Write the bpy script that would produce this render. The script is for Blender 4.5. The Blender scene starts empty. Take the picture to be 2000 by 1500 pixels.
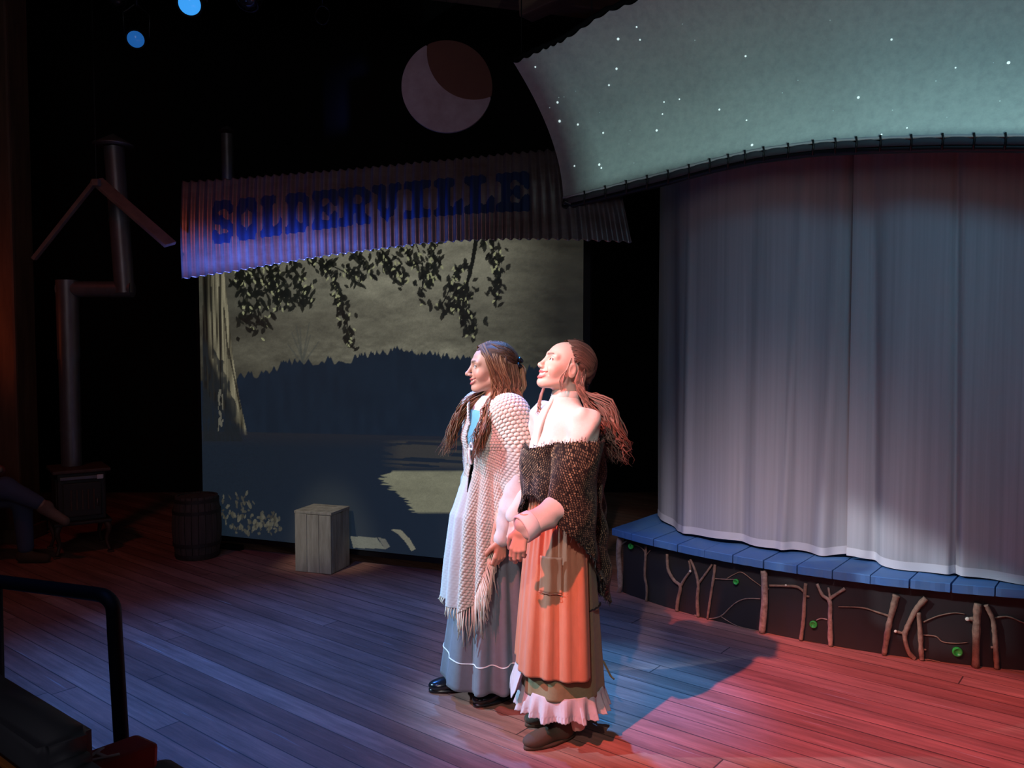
import bpy, bmesh, math, random
import numpy as np
from mathutils import Vector, Matrix
random.seed(7); rng = np.random.default_rng(7)
PI = math.pi
S = bpy.context.scene
COL = S.collection

# ------------------------------------------------------------------ camera
F_PX = 1618.0; CAM_H = 1.67; PITCH = math.atan(80 / F_PX)
cam = bpy.data.objects.new('camera', bpy.data.cameras.new('camera')); COL.objects.link(cam)
cam.data.sensor_fit = 'HORIZONTAL'; cam.data.sensor_width = 36.0; cam.data.lens = 36.0 * F_PX / 2000
cam.location = (0, 0, CAM_H); cam.rotation_euler = (PI / 2 - PITCH, 0, 0)
cam.data.clip_start = 0.05; S.camera = cam
# ------------------------------------------------------------------ world, exposure
w = bpy.data.worlds.new('world'); S.world = w; w.use_nodes = True
w.node_tree.nodes['Background'].inputs[0].default_value = (0.02, 0.018, 0.03, 1)
w.node_tree.nodes['Background'].inputs[1].default_value = 0.05
S.view_settings.view_transform = 'Standard'; S.view_settings.look = 'None'
S.view_settings.gamma = 1; S.view_settings.exposure = 0; S.view_settings.use_curve_mapping = False

# ------------------------------------------------------------------ stage lights
def spot(name, loc, target, color, power, angle, blend=0.5, radius=0.06):
    l = bpy.data.lights.new(name, 'SPOT'); l.energy = power; l.color = color
    l.spot_size = math.radians(angle); l.spot_blend = blend; l.shadow_soft_size = radius
    o = bpy.data.objects.new(name, l); COL.objects.link(o); o.location = loc
    d = Vector(target) - Vector(loc); o.rotation_euler = d.to_track_quat('-Z', 'Y').to_euler()
    return o
red = spot('red_spot', (-2.4, 0.35, 5.2), (2.05, 3.85, 0.0), (1.0, 0.21, 0.16), 2700, 36, 0.95, 0.045)
bback = spot('blue_back_spot', (-2.45, 5.85, 4.2), (-0.5, 3.2, 0.0), (0.06, 0.25, 1.0), 620, 66, 0.8, 0.06)
spot('blue_top_spot', (-0.15, 5.0, 5.6), (0.36, 3.80, 0.0), (0.05, 0.34, 1.0), 2600, 18, 1.0, 0.05)
key = spot('white_key_spot', (-3.9, 2.6, 4.0), (0.05, 3.66, 1.38), (0.84, 0.90, 1.0), 1350, 15, 0.5, 0.05)
face = spot('warm_face_spot', (-0.8, -1.1, 3.9), (0.05, 3.6, 0.90), (0.86, 0.82, 0.78), 430, 24, 0.9, 0.06)
wash = spot('blue_front_wash', (-2.0, 1.0, 5.2), (-0.9, 4.2, 0.0), (0.11, 0.27, 1.0), 190, 46, 0.8, 0.08)
cw = spot('curtain_wash', (1.2, 0.6, 4.6), (2.3, 4.5, 1.45), (0.12, 0.44, 0.70), 270, 44, 1.0, 0.75)
cb = spot('curtain_base', (-0.6, 0.2, 4.9), (1.45, 4.95, 0.05), (1.0, 0.76, 0.85), 1300, 19, 1.0, 0.5)
sblue = spot('sign_blue', (-3.3, 4.3, 0.8), (-1.75, 5.95, 2.38), (0.14, 0.22, 1.0), 2600, 52, 1.0, 0.05)
spot('dim_red_wash', (-3.4, 3.2, 5.2), (-2.6, 6.4, 0.6), (1.0, 0.16, 0.10), 40, 60, 1.0, 0.2)
spot('post_orange', (-4.9, 5.9, 1.6), (-4.35, 6.95, 2.0), (1.0, 0.16, 0.03), 7, 90, 1.0, 0.1)
spot('house_dim', (-0.5, -1.5, 3.4), (-0.5, 5.5, 3.2), (0.92, 0.86, 0.95), 85, 100, 1.0, 1.2)
cool = spot('cool_side_spot', (-4.3, 3.5, 3.4), (-0.05, 3.75, 0.62), (0.38, 0.72, 1.0), 1500, 19, 0.8, 0.05)
def shutter(o, a, b, soft=.02, leak=0.0, keep=None):
    """framing shutter of a profile spot: cuts the beam along the line a-b on the stage, keeping the side of the beam centre"""
    bpy.context.view_layer.update(); Mi = o.matrix_world.inverted(); n = (Mi @ Vector(a)).cross(Mi @ Vector(b)).normalized()
    if n.dot(Vector((0, 0, -1)) if keep is None else Mi @ Vector(keep)) < 0: n = -n
    L = o.data; L.use_nodes = True; nt = L.node_tree; N = nt.nodes.new; K = nt.links.new; em = [q for q in nt.nodes if q.type == 'EMISSION'][0]
    tc = N('ShaderNodeTexCoord'); fx = N('ShaderNodeVectorMath'); fx.operation = 'MULTIPLY'; fx.inputs[1].default_value = (1, 1, -1)
    sp = N('ShaderNodeSeparateXYZ'); K(tc.outputs['Normal'], sp.inputs[0]); ab = N('ShaderNodeMath'); ab.operation = 'ABSOLUTE'; K(sp.outputs['Z'], ab.inputs[0]); ng = N('ShaderNodeMath'); ng.operation = 'MULTIPLY'; K(ab.outputs[0], ng.inputs[0]); ng.inputs[1].default_value = -1
    cb = N('ShaderNodeCombineXYZ'); K(sp.outputs['X'], cb.inputs[0]); K(sp.outputs['Y'], cb.inputs[1]); K(ng.outputs[0], cb.inputs[2])
    d = N('ShaderNodeVectorMath'); d.operation = 'DOT_PRODUCT'; K(cb.outputs[0], d.inputs[0]); d.inputs[1].default_value = n
    r = N('ShaderNodeMapRange'); K(d.outputs['Value'], r.inputs['Value']); r.inputs['From Min'].default_value = -soft / 2; r.inputs['From Max'].default_value = soft / 2; r.inputs['To Min'].default_value = leak; res = r.outputs[0]
    if em.inputs['Strength'].is_linked:
        mu = N('ShaderNodeMath'); mu.operation = 'MULTIPLY'; K(em.inputs['Strength'].links[0].from_socket, mu.inputs[0]); K(res, mu.inputs[1]); res = mu.outputs[0]
    K(res, em.inputs['Strength'])
shutter(red, (0.85, 5.24, 0.03), (2.55, 4.10, 0.03), .03, .002)
shutter(bback, (-3, 2.35, 0), (1, 2.25, 0), .04); shutter(wash, (-3, 2.4, 0), (1, 2.3, 0), .04); shutter(sblue, (-2.50, 6.30, 2.165), (-0.55, 5.60, 2.330), .02)
shutter(sblue, (-2.50, 6.30, 2.36), (-0.75, 5.70, 2.50), .075, 0.02, keep=(-1.7, 5.95, 2.2))
spot('sign_red', (-1.2, 2.0, 5.0), (-1.0, 6.0, 2.75), (1.0, 0.40, 0.42), 26, 36, 1.0, 0.3)
shutter(red, (-0.75, 3.0, 0), (0.05, 6.0, 0), .13, .02)
shutter(face, (0.50, 3.4, 0), (0.50, 3.4, 1), .015); shutter(face, (-0.55, 3.9, 0), (-0.55, 3.9, 1), .03); shutter(cw, (0.85, 5.24, 0.0), (2.55, 4.10, 0.0), .03, keep=(1.6, 4.85, 1.2)); shutter(cb, (0.85, 5.24, 0.02), (2.55, 4.10, 0.02), .03, keep=(1.6, 4.85, 1.2))
shutter(key, (0.6, 3.2, 0.78), (0.6, 4.2, 0.78), .02); shutter(key, (0.2, 3.2, 1.73), (0.2, 4.2, 1.73), .02, keep=(0.1, 3.65, 1.2)); shutter(key, (0.2, 3.24, 0), (0.2, 3.24, 1), .02); shutter(key, (0.1, 4.08, 0), (0.1, 4.08, 1), .02)
shutter(cool, (0, 3.2, 1.35), (0, 4.2, 1.35), .03, keep=(0, 3.7, .5)); shutter(cool, (0.2, 3.24, 0), (0.2, 3.24, 1), .02, keep=(0, 3.7, .5)); shutter(cool, (0.1, 4.12, 0), (0.1, 4.12, 1), .02, keep=(0, 3.7, .5))
crs = spot('crate_fill_spot', (-3.0, 2.4, 4.6), (-1.44, 6.08, 0.26), (1.0, 0.93, 0.74), 330, 8, 0.5, 0.1); shutter(crs, (-1.75, 6.02, 0.0), (-1.1, 5.92, 0.0), .008)  # added fill spot to brighten the crate, beam cut off at its foot
# video projector throwing the starry sky on the cloth: bright along the lower edge, fading upwards, masked to the cloth
def projector(name, loc, target, power, edge, left):
    o = spot(name, loc, target, (1, 1, 1), power, 75, 0.0, 0.01); nt = None
    bpy.context.view_layer.update(); Mi = o.matrix_world.inverted()
    def uv(p): q = Mi @ Vector(p); return q.x / -q.z, q.y / -q.z
    e = np.array([uv(p) for p in edge]); cf = np.polyfit(e[:, 0], e[:, 1], 3)
    l = np.array([uv(p) for p in left]); lf = np.polyfit(l[:, 1], l[:, 0], 2)
    L = o.data; L.use_nodes = True; nt = L.node_tree; N = nt.nodes.new; K = nt.links.new; em = [n for n in nt.nodes if n.type == 'EMISSION'][0]
    tc = N('ShaderNodeTexCoord'); sp = N('ShaderNodeSeparateXYZ'); K(tc.outputs['Normal'], sp.inputs[0])
    def m(op, a, b=0.0, c=None):
        n = N('ShaderNodeMath'); n.operation = op
        for i, q in enumerate((a, b) if c is None else (a, b, c)):
            if isinstance(q, (int, float, np.floating)): n.inputs[i].default_value = float(q)
            else: K(q, n.inputs[i])
        return n.outputs[0]
    z = m('MULTIPLY', sp.outputs['Z'], -1.0); z = m('ABSOLUTE', z); u = m('DIVIDE', sp.outputs['X'], z); v = m('DIVIDE', sp.outputs['Y'], z)
    ve = m('MULTIPLY_ADD', m('MULTIPLY_ADD', m('MULTIPLY_ADD', u, cf[0], cf[1]), u, cf[2]), u, cf[3]); h = m('SUBTRACT', v, ve)
    ul = m('MULTIPLY_ADD', m('MULTIPLY_ADD', v, lf[0], lf[1]), v, lf[2]); hl = m('SUBTRACT', u, ul)
    g = N('ShaderNodeMapRange'); K(h, g.inputs['Value']); g.inputs['From Min'].default_value = -.012; g.inputs['From Max'].default_value = .012; g.interpolation_type = 'SMOOTHSTEP'
    g2 = N('ShaderNodeMapRange'); K(hl, g2.inputs['Value']); g2.inputs['From Min'].default_value = .01; g2.inputs['From Max'].default_value = .05
    r = N('ShaderNodeValToRGB'); K(m('DIVIDE', h, 0.42), r.inputs[0]); el = r.color_ramp.elements
    el[0].position = .0; el[0].color = (.34, .60, .55, 1); el[1].position = 1; el[1].color = (.05, .04, .036, 1)
    for p_, c_ in ((.22, (.15, .27, .255, 1)), (.5, (.078, .10, .105, 1)), (.75, (.062, .060, .056, 1))): q = el.new(p_); q.color = c_
    K(r.outputs[0], em.inputs['Color']); K(m('MULTIPLY', g.outputs[0], g2.outputs[0]), em.inputs['Strength']); return o

# ------------------------------------------------------------------ helpers
_F = np.array([0, math.cos(PITCH), -math.sin(PITCH)]); _U = np.array([0, math.sin(PITCH), math.cos(PITCH)]); _R = np.array([1.0, 0, 0])
def ray(px, py): return _F + _R * ((px - 1000) / F_PX) - _U * ((py - 750) / F_PX)
def P(px, py, Y):                     # point seen at a pixel, at depth Y
    d = ray(px, py); return np.array([0, 0, CAM_H]) + d * (Y / d[1])
def G(px, py, z=0.0):                 # point seen at a pixel, at height z
    d = ray(px, py); return np.array([0, 0, CAM_H]) + d * ((z - CAM_H) / d[2])
def proj(X, Y, Z):
    dz = Z - CAM_H; f = Y * _F[1] + dz * _F[2]; u = Y * _U[1] + dz * _U[2]
    return 1000 + F_PX * X / f, 750 - F_PX * u / f
def lin(r, g, b):
    f = lambda c: ((c / 255 + 0.055) / 1.055) ** 2.4 if c > 10 else c / 255 / 12.92
    return (f(r), f(g), f(b), 1)

def tag(o, label=None, cat=None, group=None, kind=None):
    if label: o['label'] = label
    if cat: o['category'] = cat
    if group: o['group'] = group
    if kind: o['kind'] = kind
    return o
def empty(name, loc=(0, 0, 0), rz=0, label=None, cat=None, group=None):
    o = bpy.data.objects.new(name, None); COL.objects.link(o); o.location = loc; o.rotation_euler = (0, 0, rz)
    o.empty_display_size = 0.05
    return tag(o, label, cat, group)
def mesh(name, verts, faces, mat=None, parent=None, smooth=True, mats=None, fm=None, attrs=None):
    me = bpy.data.meshes.new(name)
    verts = np.asarray(verts, dtype=np.float64)
    me.from_pydata(verts.tolist(), [], faces if isinstance(faces, list) else faces.tolist()); me.update()
    for m in (mats or ([mat] if mat else [])): me.materials.append(m)
    if fm is not None: me.polygons.foreach_set('material_index', np.asarray(fm, dtype=np.int32))
    if smooth: me.polygons.foreach_set('use_smooth', np.ones(len(me.polygons), dtype=bool))
    if attrs:
        for k, v in attrs.items():
            a = me.color_attributes.new(k, 'FLOAT_COLOR', 'POINT'); v = np.asarray(v, dtype=np.float32)
            if v.shape[1] == 3: v = np.hstack([v, np.ones((len(v), 1), np.float32)])
            a.data.foreach_set('color', v.ravel())
    o = bpy.data.objects.new(name, me); COL.objects.link(o)
    if parent: o.parent = parent
    return o
class MB:
    """collects shapes into one mesh"""
    def __init__(s): s.v = []; s.f = []; s.m = []; s.mi = 0
    def add(s, v, f):
        n = len(s.v); s.v += [tuple(map(float, p)) for p in v]; s.f += [tuple(int(i) + n for i in q) for q in f]; s.m += [s.mi] * len(f)
    def box(s, c, size, rot=None, bev=0.0):
        x, y, z = [k / 2 for k in size]
        if bev <= 0:
            v = [(sx * x, sy * y, sz * z) for sx in (-1, 1) for sy in (-1, 1) for sz in (-1, 1)]
            f = [(0, 1, 3, 2), (4, 6, 7, 5), (0, 4, 5, 1), (2, 3, 7, 6), (0, 2, 6, 4), (1, 5, 7, 3)]
        else:
            b = bmesh.new(); bmesh.ops.create_cube(b, size=1.0)
            for q in b.verts: q.co = Vector((q.co.x * size[0], q.co.y * size[1], q.co.z * size[2]))
            bmesh.ops.bevel(b, geom=list(b.edges), offset=bev, segments=2, affect='EDGES', profile=0.6)
            b.verts.index_update(); v = [tuple(q.co) for q in b.verts]; f = [tuple(q.index for q in p.verts) for p in b.faces]; b.free()
        R = rot if rot is not None else Matrix.Identity(3)
        s.add([Vector(c) + R @ Vector(p) for p in v], f); return s
    def tube(s, pts, rad, n=10, cap=True, closed=False):
        pts = [np.asarray(p, float) for p in pts]; N = len(pts)
        rads = [rad] * N if np.isscalar(rad) else list(rad)
        T = []
        for i in range(N):
            a = pts[max(i - 1, 0)]; b = pts[min(i + 1, N - 1)]
            if closed: a = pts[(i - 1) % N]; b = pts[(i + 1) % N]
            t = b - a; T.append(t / (np.linalg.norm(t) + 1e-12))
        ref = np.array([0, 0, 1.0]) if abs(T[0][2]) < .9 else np.array([1.0, 0, 0])
        u = np.cross(T[0], ref); u /= np.linalg.norm(u); v = []; f = []
        for i in range(N):
            u = u - T[i] * np.dot(u, T[i]); u /= np.linalg.norm(u) + 1e-12; w_ = np.cross(T[i], u)
            for k in range(n):
                a = 2 * PI * k / n; v.append(pts[i] + (u * math.cos(a) + w_ * math.sin(a)) * rads[i])
        M = N if closed else N - 1
        for i in range(M):
            for k in range(n):
                j = (i + 1) % N; f.append((i * n + k, i * n + (k + 1) % n, j * n + (k + 1) % n, j * n + k))
        if cap and not closed:
            f.append(tuple(range(n))[::-1]); f.append(tuple((N - 1) * n + k for k in range(n)))
        s.add(v, f); return s
    def lathe(s, prof, c=(0, 0, 0), n=32, rot=None):
        R = rot if rot is not None else Matrix.Identity(3); v = []; f = []; m = len(prof)
        for k in range(n):
            a = 2 * PI * k / n
            for r, z in prof: v.append(Vector(c) + R @ Vector((r * math.cos(a), r * math.sin(a), z)))
        for k in range(n):
            for i in range(m - 1): f.append((k * m + i, ((k + 1) % n) * m + i, ((k + 1) % n) * m + i + 1, k * m + i + 1))
        s.add(v, f); return s
    def build(s, name, mat=None, parent=None, smooth=False, mats=None):
        return mesh(name, s.v, s.f, mat, parent, smooth, mats, s.m if mats else None)
def smooth_path(pts, sub=6):
    pts = [np.asarray(p, float) for p in pts]; out = []
    for i in range(len(pts) - 1):
        p0 = pts[max(i - 1, 0)]; p1 = pts[i]; p2 = pts[i + 1]; p3 = pts[min(i + 2, len(pts) - 1)]
        for k in range(sub):
            t = k / sub
            out.append(0.5 * ((2 * p1) + (-p0 + p2) * t + (2 * p0 - 5 * p1 + 4 * p2 - p3) * t * t + (-p0 + 3 * p1 - 3 * p2 + p3) * t ** 3))
    out.append(pts[-1]); return out
def auto_smooth(o, ang=35):
    me = o.data
    me.polygons.foreach_set('use_smooth', np.ones(len(me.polygons), dtype=bool))
    bm = bmesh.new(); bm.from_mesh(me)
    for e in bm.edges:
        if len(e.link_faces) == 2 and e.calc_face_angle(0) > math.radians(ang): e.smooth = False
    bm.to_mesh(me); bm.free(); return o

# ------------------------------------------------------------------ materials
def mat(name, color=(.5, .5, .5, 1), rough=.6, metal=0.0, noise=None, bump=None, sss=0, emit=None, estr=0, attr=None, sheen=0, spec=None, trans=0, coat=0):
    m = bpy.data.materials.new(name); m.use_nodes = True; nt = m.node_tree; b = nt.nodes['Principled BSDF']
    N = nt.nodes.new; L = nt.links.new
    b.inputs['Base Color'].default_value = color; b.inputs['Roughness'].default_value = rough; b.inputs['Metallic'].default_value = metal
    if spec is not None: b.inputs['Specular IOR Level'].default_value = spec
    if sheen: b.inputs['Sheen Weight'].default_value = sheen
    if trans: b.inputs['Transmission Weight'].default_value = trans
    if coat: b.inputs['Coat Weight'].default_value = coat
    if sss: b.inputs['Subsurface Weight'].default_value = sss; b.inputs['Subsurface Radius'].default_value = (.02, .008, .005); b.inputs['Subsurface Scale'].default_value = .5
    tc = N('ShaderNodeTexCoord'); src = None
    if attr:
        a = N('ShaderNodeAttribute'); a.attribute_name = attr; src = a.outputs['Color']; L(src, b.inputs['Base Color'])
    if noise:                                             # (scale xyz, colour 2, amount)
        mp = N('ShaderNodeMapping'); mp.inputs['Scale'].default_value = noise[0]; L(tc.outputs['Object'], mp.inputs[0])
        nz = N('ShaderNodeTexNoise'); nz.inputs['Scale'].default_value = 1; nz.inputs['Detail'].default_value = 5; nz.inputs['Roughness'].default_value = .65; L(mp.outputs[0], nz.inputs['Vector'])
        rp = N('ShaderNodeMapRange'); rp.inputs['From Min'].default_value = .35; rp.inputs['From Max'].default_value = .68; rp.inputs['To Max'].default_value = noise[2]; L(nz.outputs['Fac'], rp.inputs['Value'])
        mx = N('ShaderNodeMix'); mx.data_type = 'RGBA'; L(rp.outputs[0], mx.inputs['Factor'])
        mx.inputs['A'].default_value = color; mx.inputs['B'].default_value = noise[1]
        if src: L(src, mx.inputs['A'])
        L(mx.outputs['Result'], b.inputs['Base Color'])
    if bump:                                              # (scale xyz, strength, distance)
        mp = N('ShaderNodeMapping'); mp.inputs['Scale'].default_value = bump[0]; L(tc.outputs['Object'], mp.inputs[0])
        nz = N('ShaderNodeTexNoise'); nz.inputs['Scale'].default_value = 1; nz.inputs['Detail'].default_value = 4; L(mp.outputs[0], nz.inputs['Vector'])
        bp = N('ShaderNodeBump'); bp.inputs['Strength'].default_value = bump[1]; bp.inputs['Distance'].default_value = bump[2]; L(nz.outputs['Fac'], bp.inputs['Height']); L(bp.outputs[0], b.inputs['Normal'])
    if emit:
        b.inputs['Emission Color'].default_value = emit; b.inputs['Emission Strength'].default_value = estr
    return m
def v3(k): return (k, k, k)
M = {}
M['black_wall'] = mat('black_wall', (.012, .012, .013, 1), .95, spec=.1)
M['black_drape'] = mat('black_drape', (.008, .008, .009, 1), 1, spec=.05)
M['ceiling'] = mat('ceiling', (.02, .018, .02, 1), .95, spec=.1)
M['beam'] = mat('beam_wood', (.17, .085, .045, 1), .75, noise=((2, 14, 14), (.07, .035, .02, 1), .8))
M['post'] = mat('post_wood', (.20, .10, .055, 1), .7, noise=((10, 10, 1.2), (.08, .04, .025, 1), .9))
M['blackmetal'] = mat('black_metal', (.012, .012, .014, 1), .35, .3)
M['rail'] = mat('rail_black', (.004, .004, .006, 1), .6, 0, spec=.12)
M['galv'] = mat('galvanised', (.22, .21, .22, 1), .42, .6, noise=((9, 9, 5), (.16, .13, .12, 1), .7))
M['iron'] = mat('cast_iron', (.055, .045, .04, 1), .6, .4, bump=(v3(60), .3, .003))
M['rust'] = mat('stove_top', (.14, .07, .05, 1), .6, .3, noise=(v3(14), (.06, .035, .03, 1), .8))
M['graywood'] = mat('grey_crate_wood', (.52, .50, .40, 1), .85, noise=((16, 16, 2.2), (.22, .20, .15, 1), .85), bump=((50, 50, 4), .4, .004))
M['barrel'] = mat('barrel_wood', (.11, .085, .07, 1), .8, noise=((26, 26, 1.5), (.045, .035, .03, 1), .8), bump=((40, 40, 4), .3, .003))
M['bark'] = mat('branch_bark', (.30, .19, .13, 1), .85, noise=(v3(30), (.13, .075, .05, 1), .9), bump=(v3(70), .6, .006))
M['bark_pale'] = mat('branch_bark_pale', (.42, .31, .24, 1), .85, noise=(v3(35), (.17, .10, .07, 1), .9), bump=(v3(70), .6, .006))
M['cut'] = mat('cut_branch_end', (.75, .68, .55, 1), .8)
M['fascia'] = mat('fascia_black', (.020, .018, .018, 1), .62, noise=(v3(3), (.012, .011, .012, 1), .8))
M['glass_green'] = mat('green_bottle_glass', (.03, .36, .05, 1), .12, 0, coat=.6)
M['boardwood'] = mat('gable_board', (.24, .16, .13, 1), .75, noise=((6, 6, 6), (.12, .07, .06, 1), .7))
M['seatpad'] = mat('seat_pad', (.085, .09, .115, 1), .6, bump=(v3(160), .2, .002))
M['seatwood'] = mat('seat_shell', (.16, .03, .012, 1), .5, noise=((4, 30, 30), (.12, .03, .01, 1), .6))
M['redpaint'] = mat('red_painted_metal', (.34, .03, .028, 1), .45)
M['orangelight'] = mat('painted_edge_light', (.80, .26, .06, 1), .45)  # orange light on the seat edge, put into the colour
M['whitepaint'] = mat('white_paint', (.7, .66, .7, 1), .6)
# ================================================================== FLOOR
def floor_material():
    m = bpy.data.materials.new('plank_floor'); m.use_nodes = True; nt = m.node_tree; b = nt.nodes['Principled BSDF']; N = nt.nodes.new; L = nt.links.new
    tc = N('ShaderNodeTexCoord'); mp = N('ShaderNodeMapping'); mp.vector_type = 'POINT'
    mp.inputs['Rotation'].default_value = (0, 0, -math.radians(141.4)); L(tc.outputs['Object'], mp.inputs[0])   # x runs along the planks
    sp = N('ShaderNodeSeparateXYZ'); L(mp.outputs[0], sp.inputs[0])
    def mth(op, a, bb=None, c=None):
        n = N('ShaderNodeMath'); n.operation = op
        for i, q in enumerate((a, bb, c)):
            if q is None: continue
            if isinstance(q, (int, float)): n.inputs[i].default_value = q
            else: L(q, n.inputs[i])
        return n.outputs[0]
    row = mth('DIVIDE', sp.outputs['Y'], 0.118); rid = mth('FLOOR', row); rf = mth('FRACT', row)
    wn = N('ShaderNodeTexWhiteNoise'); wn.noise_dimensions = '1D'; L(rid, wn.inputs['W'])
    xo = mth('DIVIDE', mth('ADD', sp.outputs['X'], mth('MULTIPLY', wn.outputs['Value'], 31.0)), 5.6)
    cid = mth('FLOOR', xo); cf = mth('FRACT', xo)
    wn2 = N('ShaderNodeTexWhiteNoise'); wn2.noise_dimensions = '2D'; cb = N('ShaderNodeCombineXYZ'); L(rid, cb.inputs[0]); L(cid, cb.inputs[1]); L(cb.outputs[0], wn2.inputs['Vector'])
    ramp = N('ShaderNodeValToRGB'); L(wn2.outputs['Value'], ramp.inputs[0]); e = ramp.color_ramp.elements
    e[0].position = 0; e[0].color = (.32, .135, .095, 1); e[1].position = 1; e[1].color = (.50, .26, .20, 1)
    q = ramp.color_ramp.elements.new(.35); q.color = (.38, .165, .12, 1); q = ramp.color_ramp.elements.new(.85); q.color = (.43, .21, .155, 1)
    # grain and worn streaks along the planks
    m2 = N('ShaderNodeMapping'); m2.inputs['Scale'].default_value = (1.6, 34, 1); L(mp.outputs[0], m2.inputs[0])
    n1 = N('ShaderNodeTexNoise'); n1.inputs['Scale'].default_value = 1; n1.inputs['Detail'].default_value = 8; n1.inputs['Roughness'].default_value = .7; L(m2.outputs[0], n1.inputs['Vector'])
    m3 = N('ShaderNodeMapping'); m3.inputs['Scale'].default_value = (1.1, 6, 1); L(mp.outputs[0], m3.inputs[0])
    n2 = N('ShaderNodeTexNoise'); n2.inputs['Scale'].default_value = 1; n2.inputs['Detail'].default_value = 6; n2.inputs['Roughness'].default_value = .7; L(m3.outputs[0], n2.inputs['Vector'])
    g1 = N('ShaderNodeMapRange'); L(n1.outputs['Fac'], g1.inputs['Value']); g1.inputs['From Min'].default_value = .3; g1.inputs['From Max'].default_value = .7; g1.inputs['To Min'].default_value = .68; g1.inputs['To Max'].default_value = 1.28
    g2 = N('ShaderNodeMapRange'); L(n2.outputs['Fac'], g2.inputs['Value']); g2.inputs['From Min'].default_value = .35; g2.inputs['From Max'].default_value = .7; g2.inputs['To Min'].default_value = .72; g2.inputs['To Max'].default_value = 1.35
    k = mth('MULTIPLY', g1.outputs[0], g2.outputs[0])
    # white scuffs
    m4 = N('ShaderNodeMapping'); m4.inputs['Scale'].default_value = (2.2, 60, 1); m4.inputs['Location'].default_value = (7, 3, 0); L(mp.outputs[0], m4.inputs[0])
    n3 = N('ShaderNodeTexNoise'); n3.inputs['Scale'].default_value = 1; n3.inputs['Detail'].default_value = 3; L(m4.outputs[0], n3.inputs['Vector'])
    sc = N('ShaderNodeMapRange'); L(n3.outputs['Fac'], sc.inputs['Value']); sc.inputs['From Min'].default_value = .66; sc.inputs['From Max'].default_value = .76; sc.inputs['To Max'].default_value = .5
    vm = N('ShaderNodeVectorMath'); vm.operation = 'SCALE'; L(ramp.outputs[0], vm.inputs[0]); L(k, vm.inputs['Scale'])
    mx = N('ShaderNodeMix'); mx.data_type = 'RGBA'; L(sc.outputs[0], mx.inputs['Factor']); L(vm.outputs[0], mx.inputs['A']); mx.inputs['B'].default_value = (.62, .58, .56, 1)
    # seams
    d = mth('MINIMUM', rf, mth('SUBTRACT', 1.0, rf)); seam = mth('LESS_THAN', d, mth('ADD', 0.012, mth('MULTIPLY', wn.outputs['Value'], 0.022)))
    jn = mth('LESS_THAN', cf, 0.0012); sm = mth('MAXIMUM', seam, jn)
    mx2 = N('ShaderNodeMix'); mx2.data_type = 'RGBA'; L(mth('MULTIPLY', sm, .8), mx2.inputs['Factor']); L(mx.outputs['Result'], mx2.inputs['A']); mx2.inputs['B'].default_value = (.03, .02, .018, 1)
    L(mx2.outputs['Result'], b.inputs['Base Color'])
    rr = N('ShaderNodeMapRange'); L(n2.outputs['Fac'], rr.inputs['Value']); rr.inputs['To Min'].default_value = .38; rr.inputs['To Max'].default_value = .62; L(rr.outputs[0], b.inputs['Roughness'])
    b.inputs['Specular IOR Level'].default_value = .35
    bp = N('ShaderNodeBump'); bp.inputs['Strength'].default_value = .35; bp.inputs['Distance'].default_value = .003; L(mth('SUBTRACT', k, mth('MULTIPLY', sm, 2.0)), bp.inputs['Height']); L(bp.outputs[0], b.inputs['Normal'])
    return m
XL, XR, YB, YF, ZC = -6.2, 6.6, 9.2, -3.0, 5.9
def slab(name, c, size, m, kind='structure'):
    b = MB(); b.box(c, size); o = b.build(name, m); o['kind'] = kind; return o
slab('floor', ((XL + XR) / 2, (YB + YF) / 2, -.05), (XR - XL, YB - YF, .1), floor_material())
slab('wall_back', ((XL + XR) / 2, YB + .05, ZC / 2), (XR - XL, .1, ZC), M['black_wall'])
slab('wall_left', (XL - .05, (YB + YF) / 2, ZC / 2), (.1, YB - YF, ZC), M['black_wall'])
slab('wall_right', (XR + .05, (YB + YF) / 2, ZC / 2), (.1, YB - YF, ZC), M['black_wall'])
slab('ceiling', ((XL + XR) / 2, (YB + YF) / 2, ZC + .05), (XR - XL, YB - YF, .1), M['ceiling'])
# roof timbers
def beam(name, a, b_, wd, ht):
    a = Vector(a); b_ = Vector(b_); d = b_ - a; x = d.normalized(); y = Vector((0, 0, 1)).cross(x).normalized(); z = x.cross(y)
    R = Matrix((x, y, z)).transposed(); q = MB(); q.box((0, 0, 0), (d.length, wd, ht), bev=.012); o = q.build(name, M['beam'])
    o.matrix_world = Matrix.Translation((a + b_) / 2) @ R.to_4x4(); o['kind'] = 'structure'; return o
beam('trim_1', (-5.6, 6.3, 5.0), (2.6, 7.6, 4.55), .24, .30)
beam('trim_2', (-5.8, 5.0, 4.75), (-1.6, 6.4, 4.95), .2, .26)
beam('trim_3', (-1.3, 6.9, 4.85), (1.8, 4.6, 5.0), .2, .24)
beam('trim_4', (-.9, 6.9, 4.2), (-.9, 6.9, 5.7), .22, .22)
beam('trim_5', (-3.3, 8.6, 5.3), (4.2, 5.0, 5.3), .22, .28)
beam('trim_6', (.1, 6.5, 4.25), (1.95, 4.9, 4.45), .16, .2)

# timber column at the left edge
c0 = P(22, 1000, 7.0); colr = empty('timber_column', (c0[0], 7.0, 0), 0, 'tall square timber column at the left edge of the stage, lit orange on its side', 'column')
q = MB(); q.box((0, 0, 2.35), (.34, .30, 4.66), bev=.02); q.build('shaft', M['post'], colr)
q = MB(); q.box((0, 0, .06), (.40, .36, .12), bev=.01); q.build('base', M['post'], colr)
q = MB(); q.box((-.02, -.16, 2.0), (.05, .012, .62)); q.build('paper_strip', M['whitepaint'], colr).location = (-.115, 0, 0)

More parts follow.
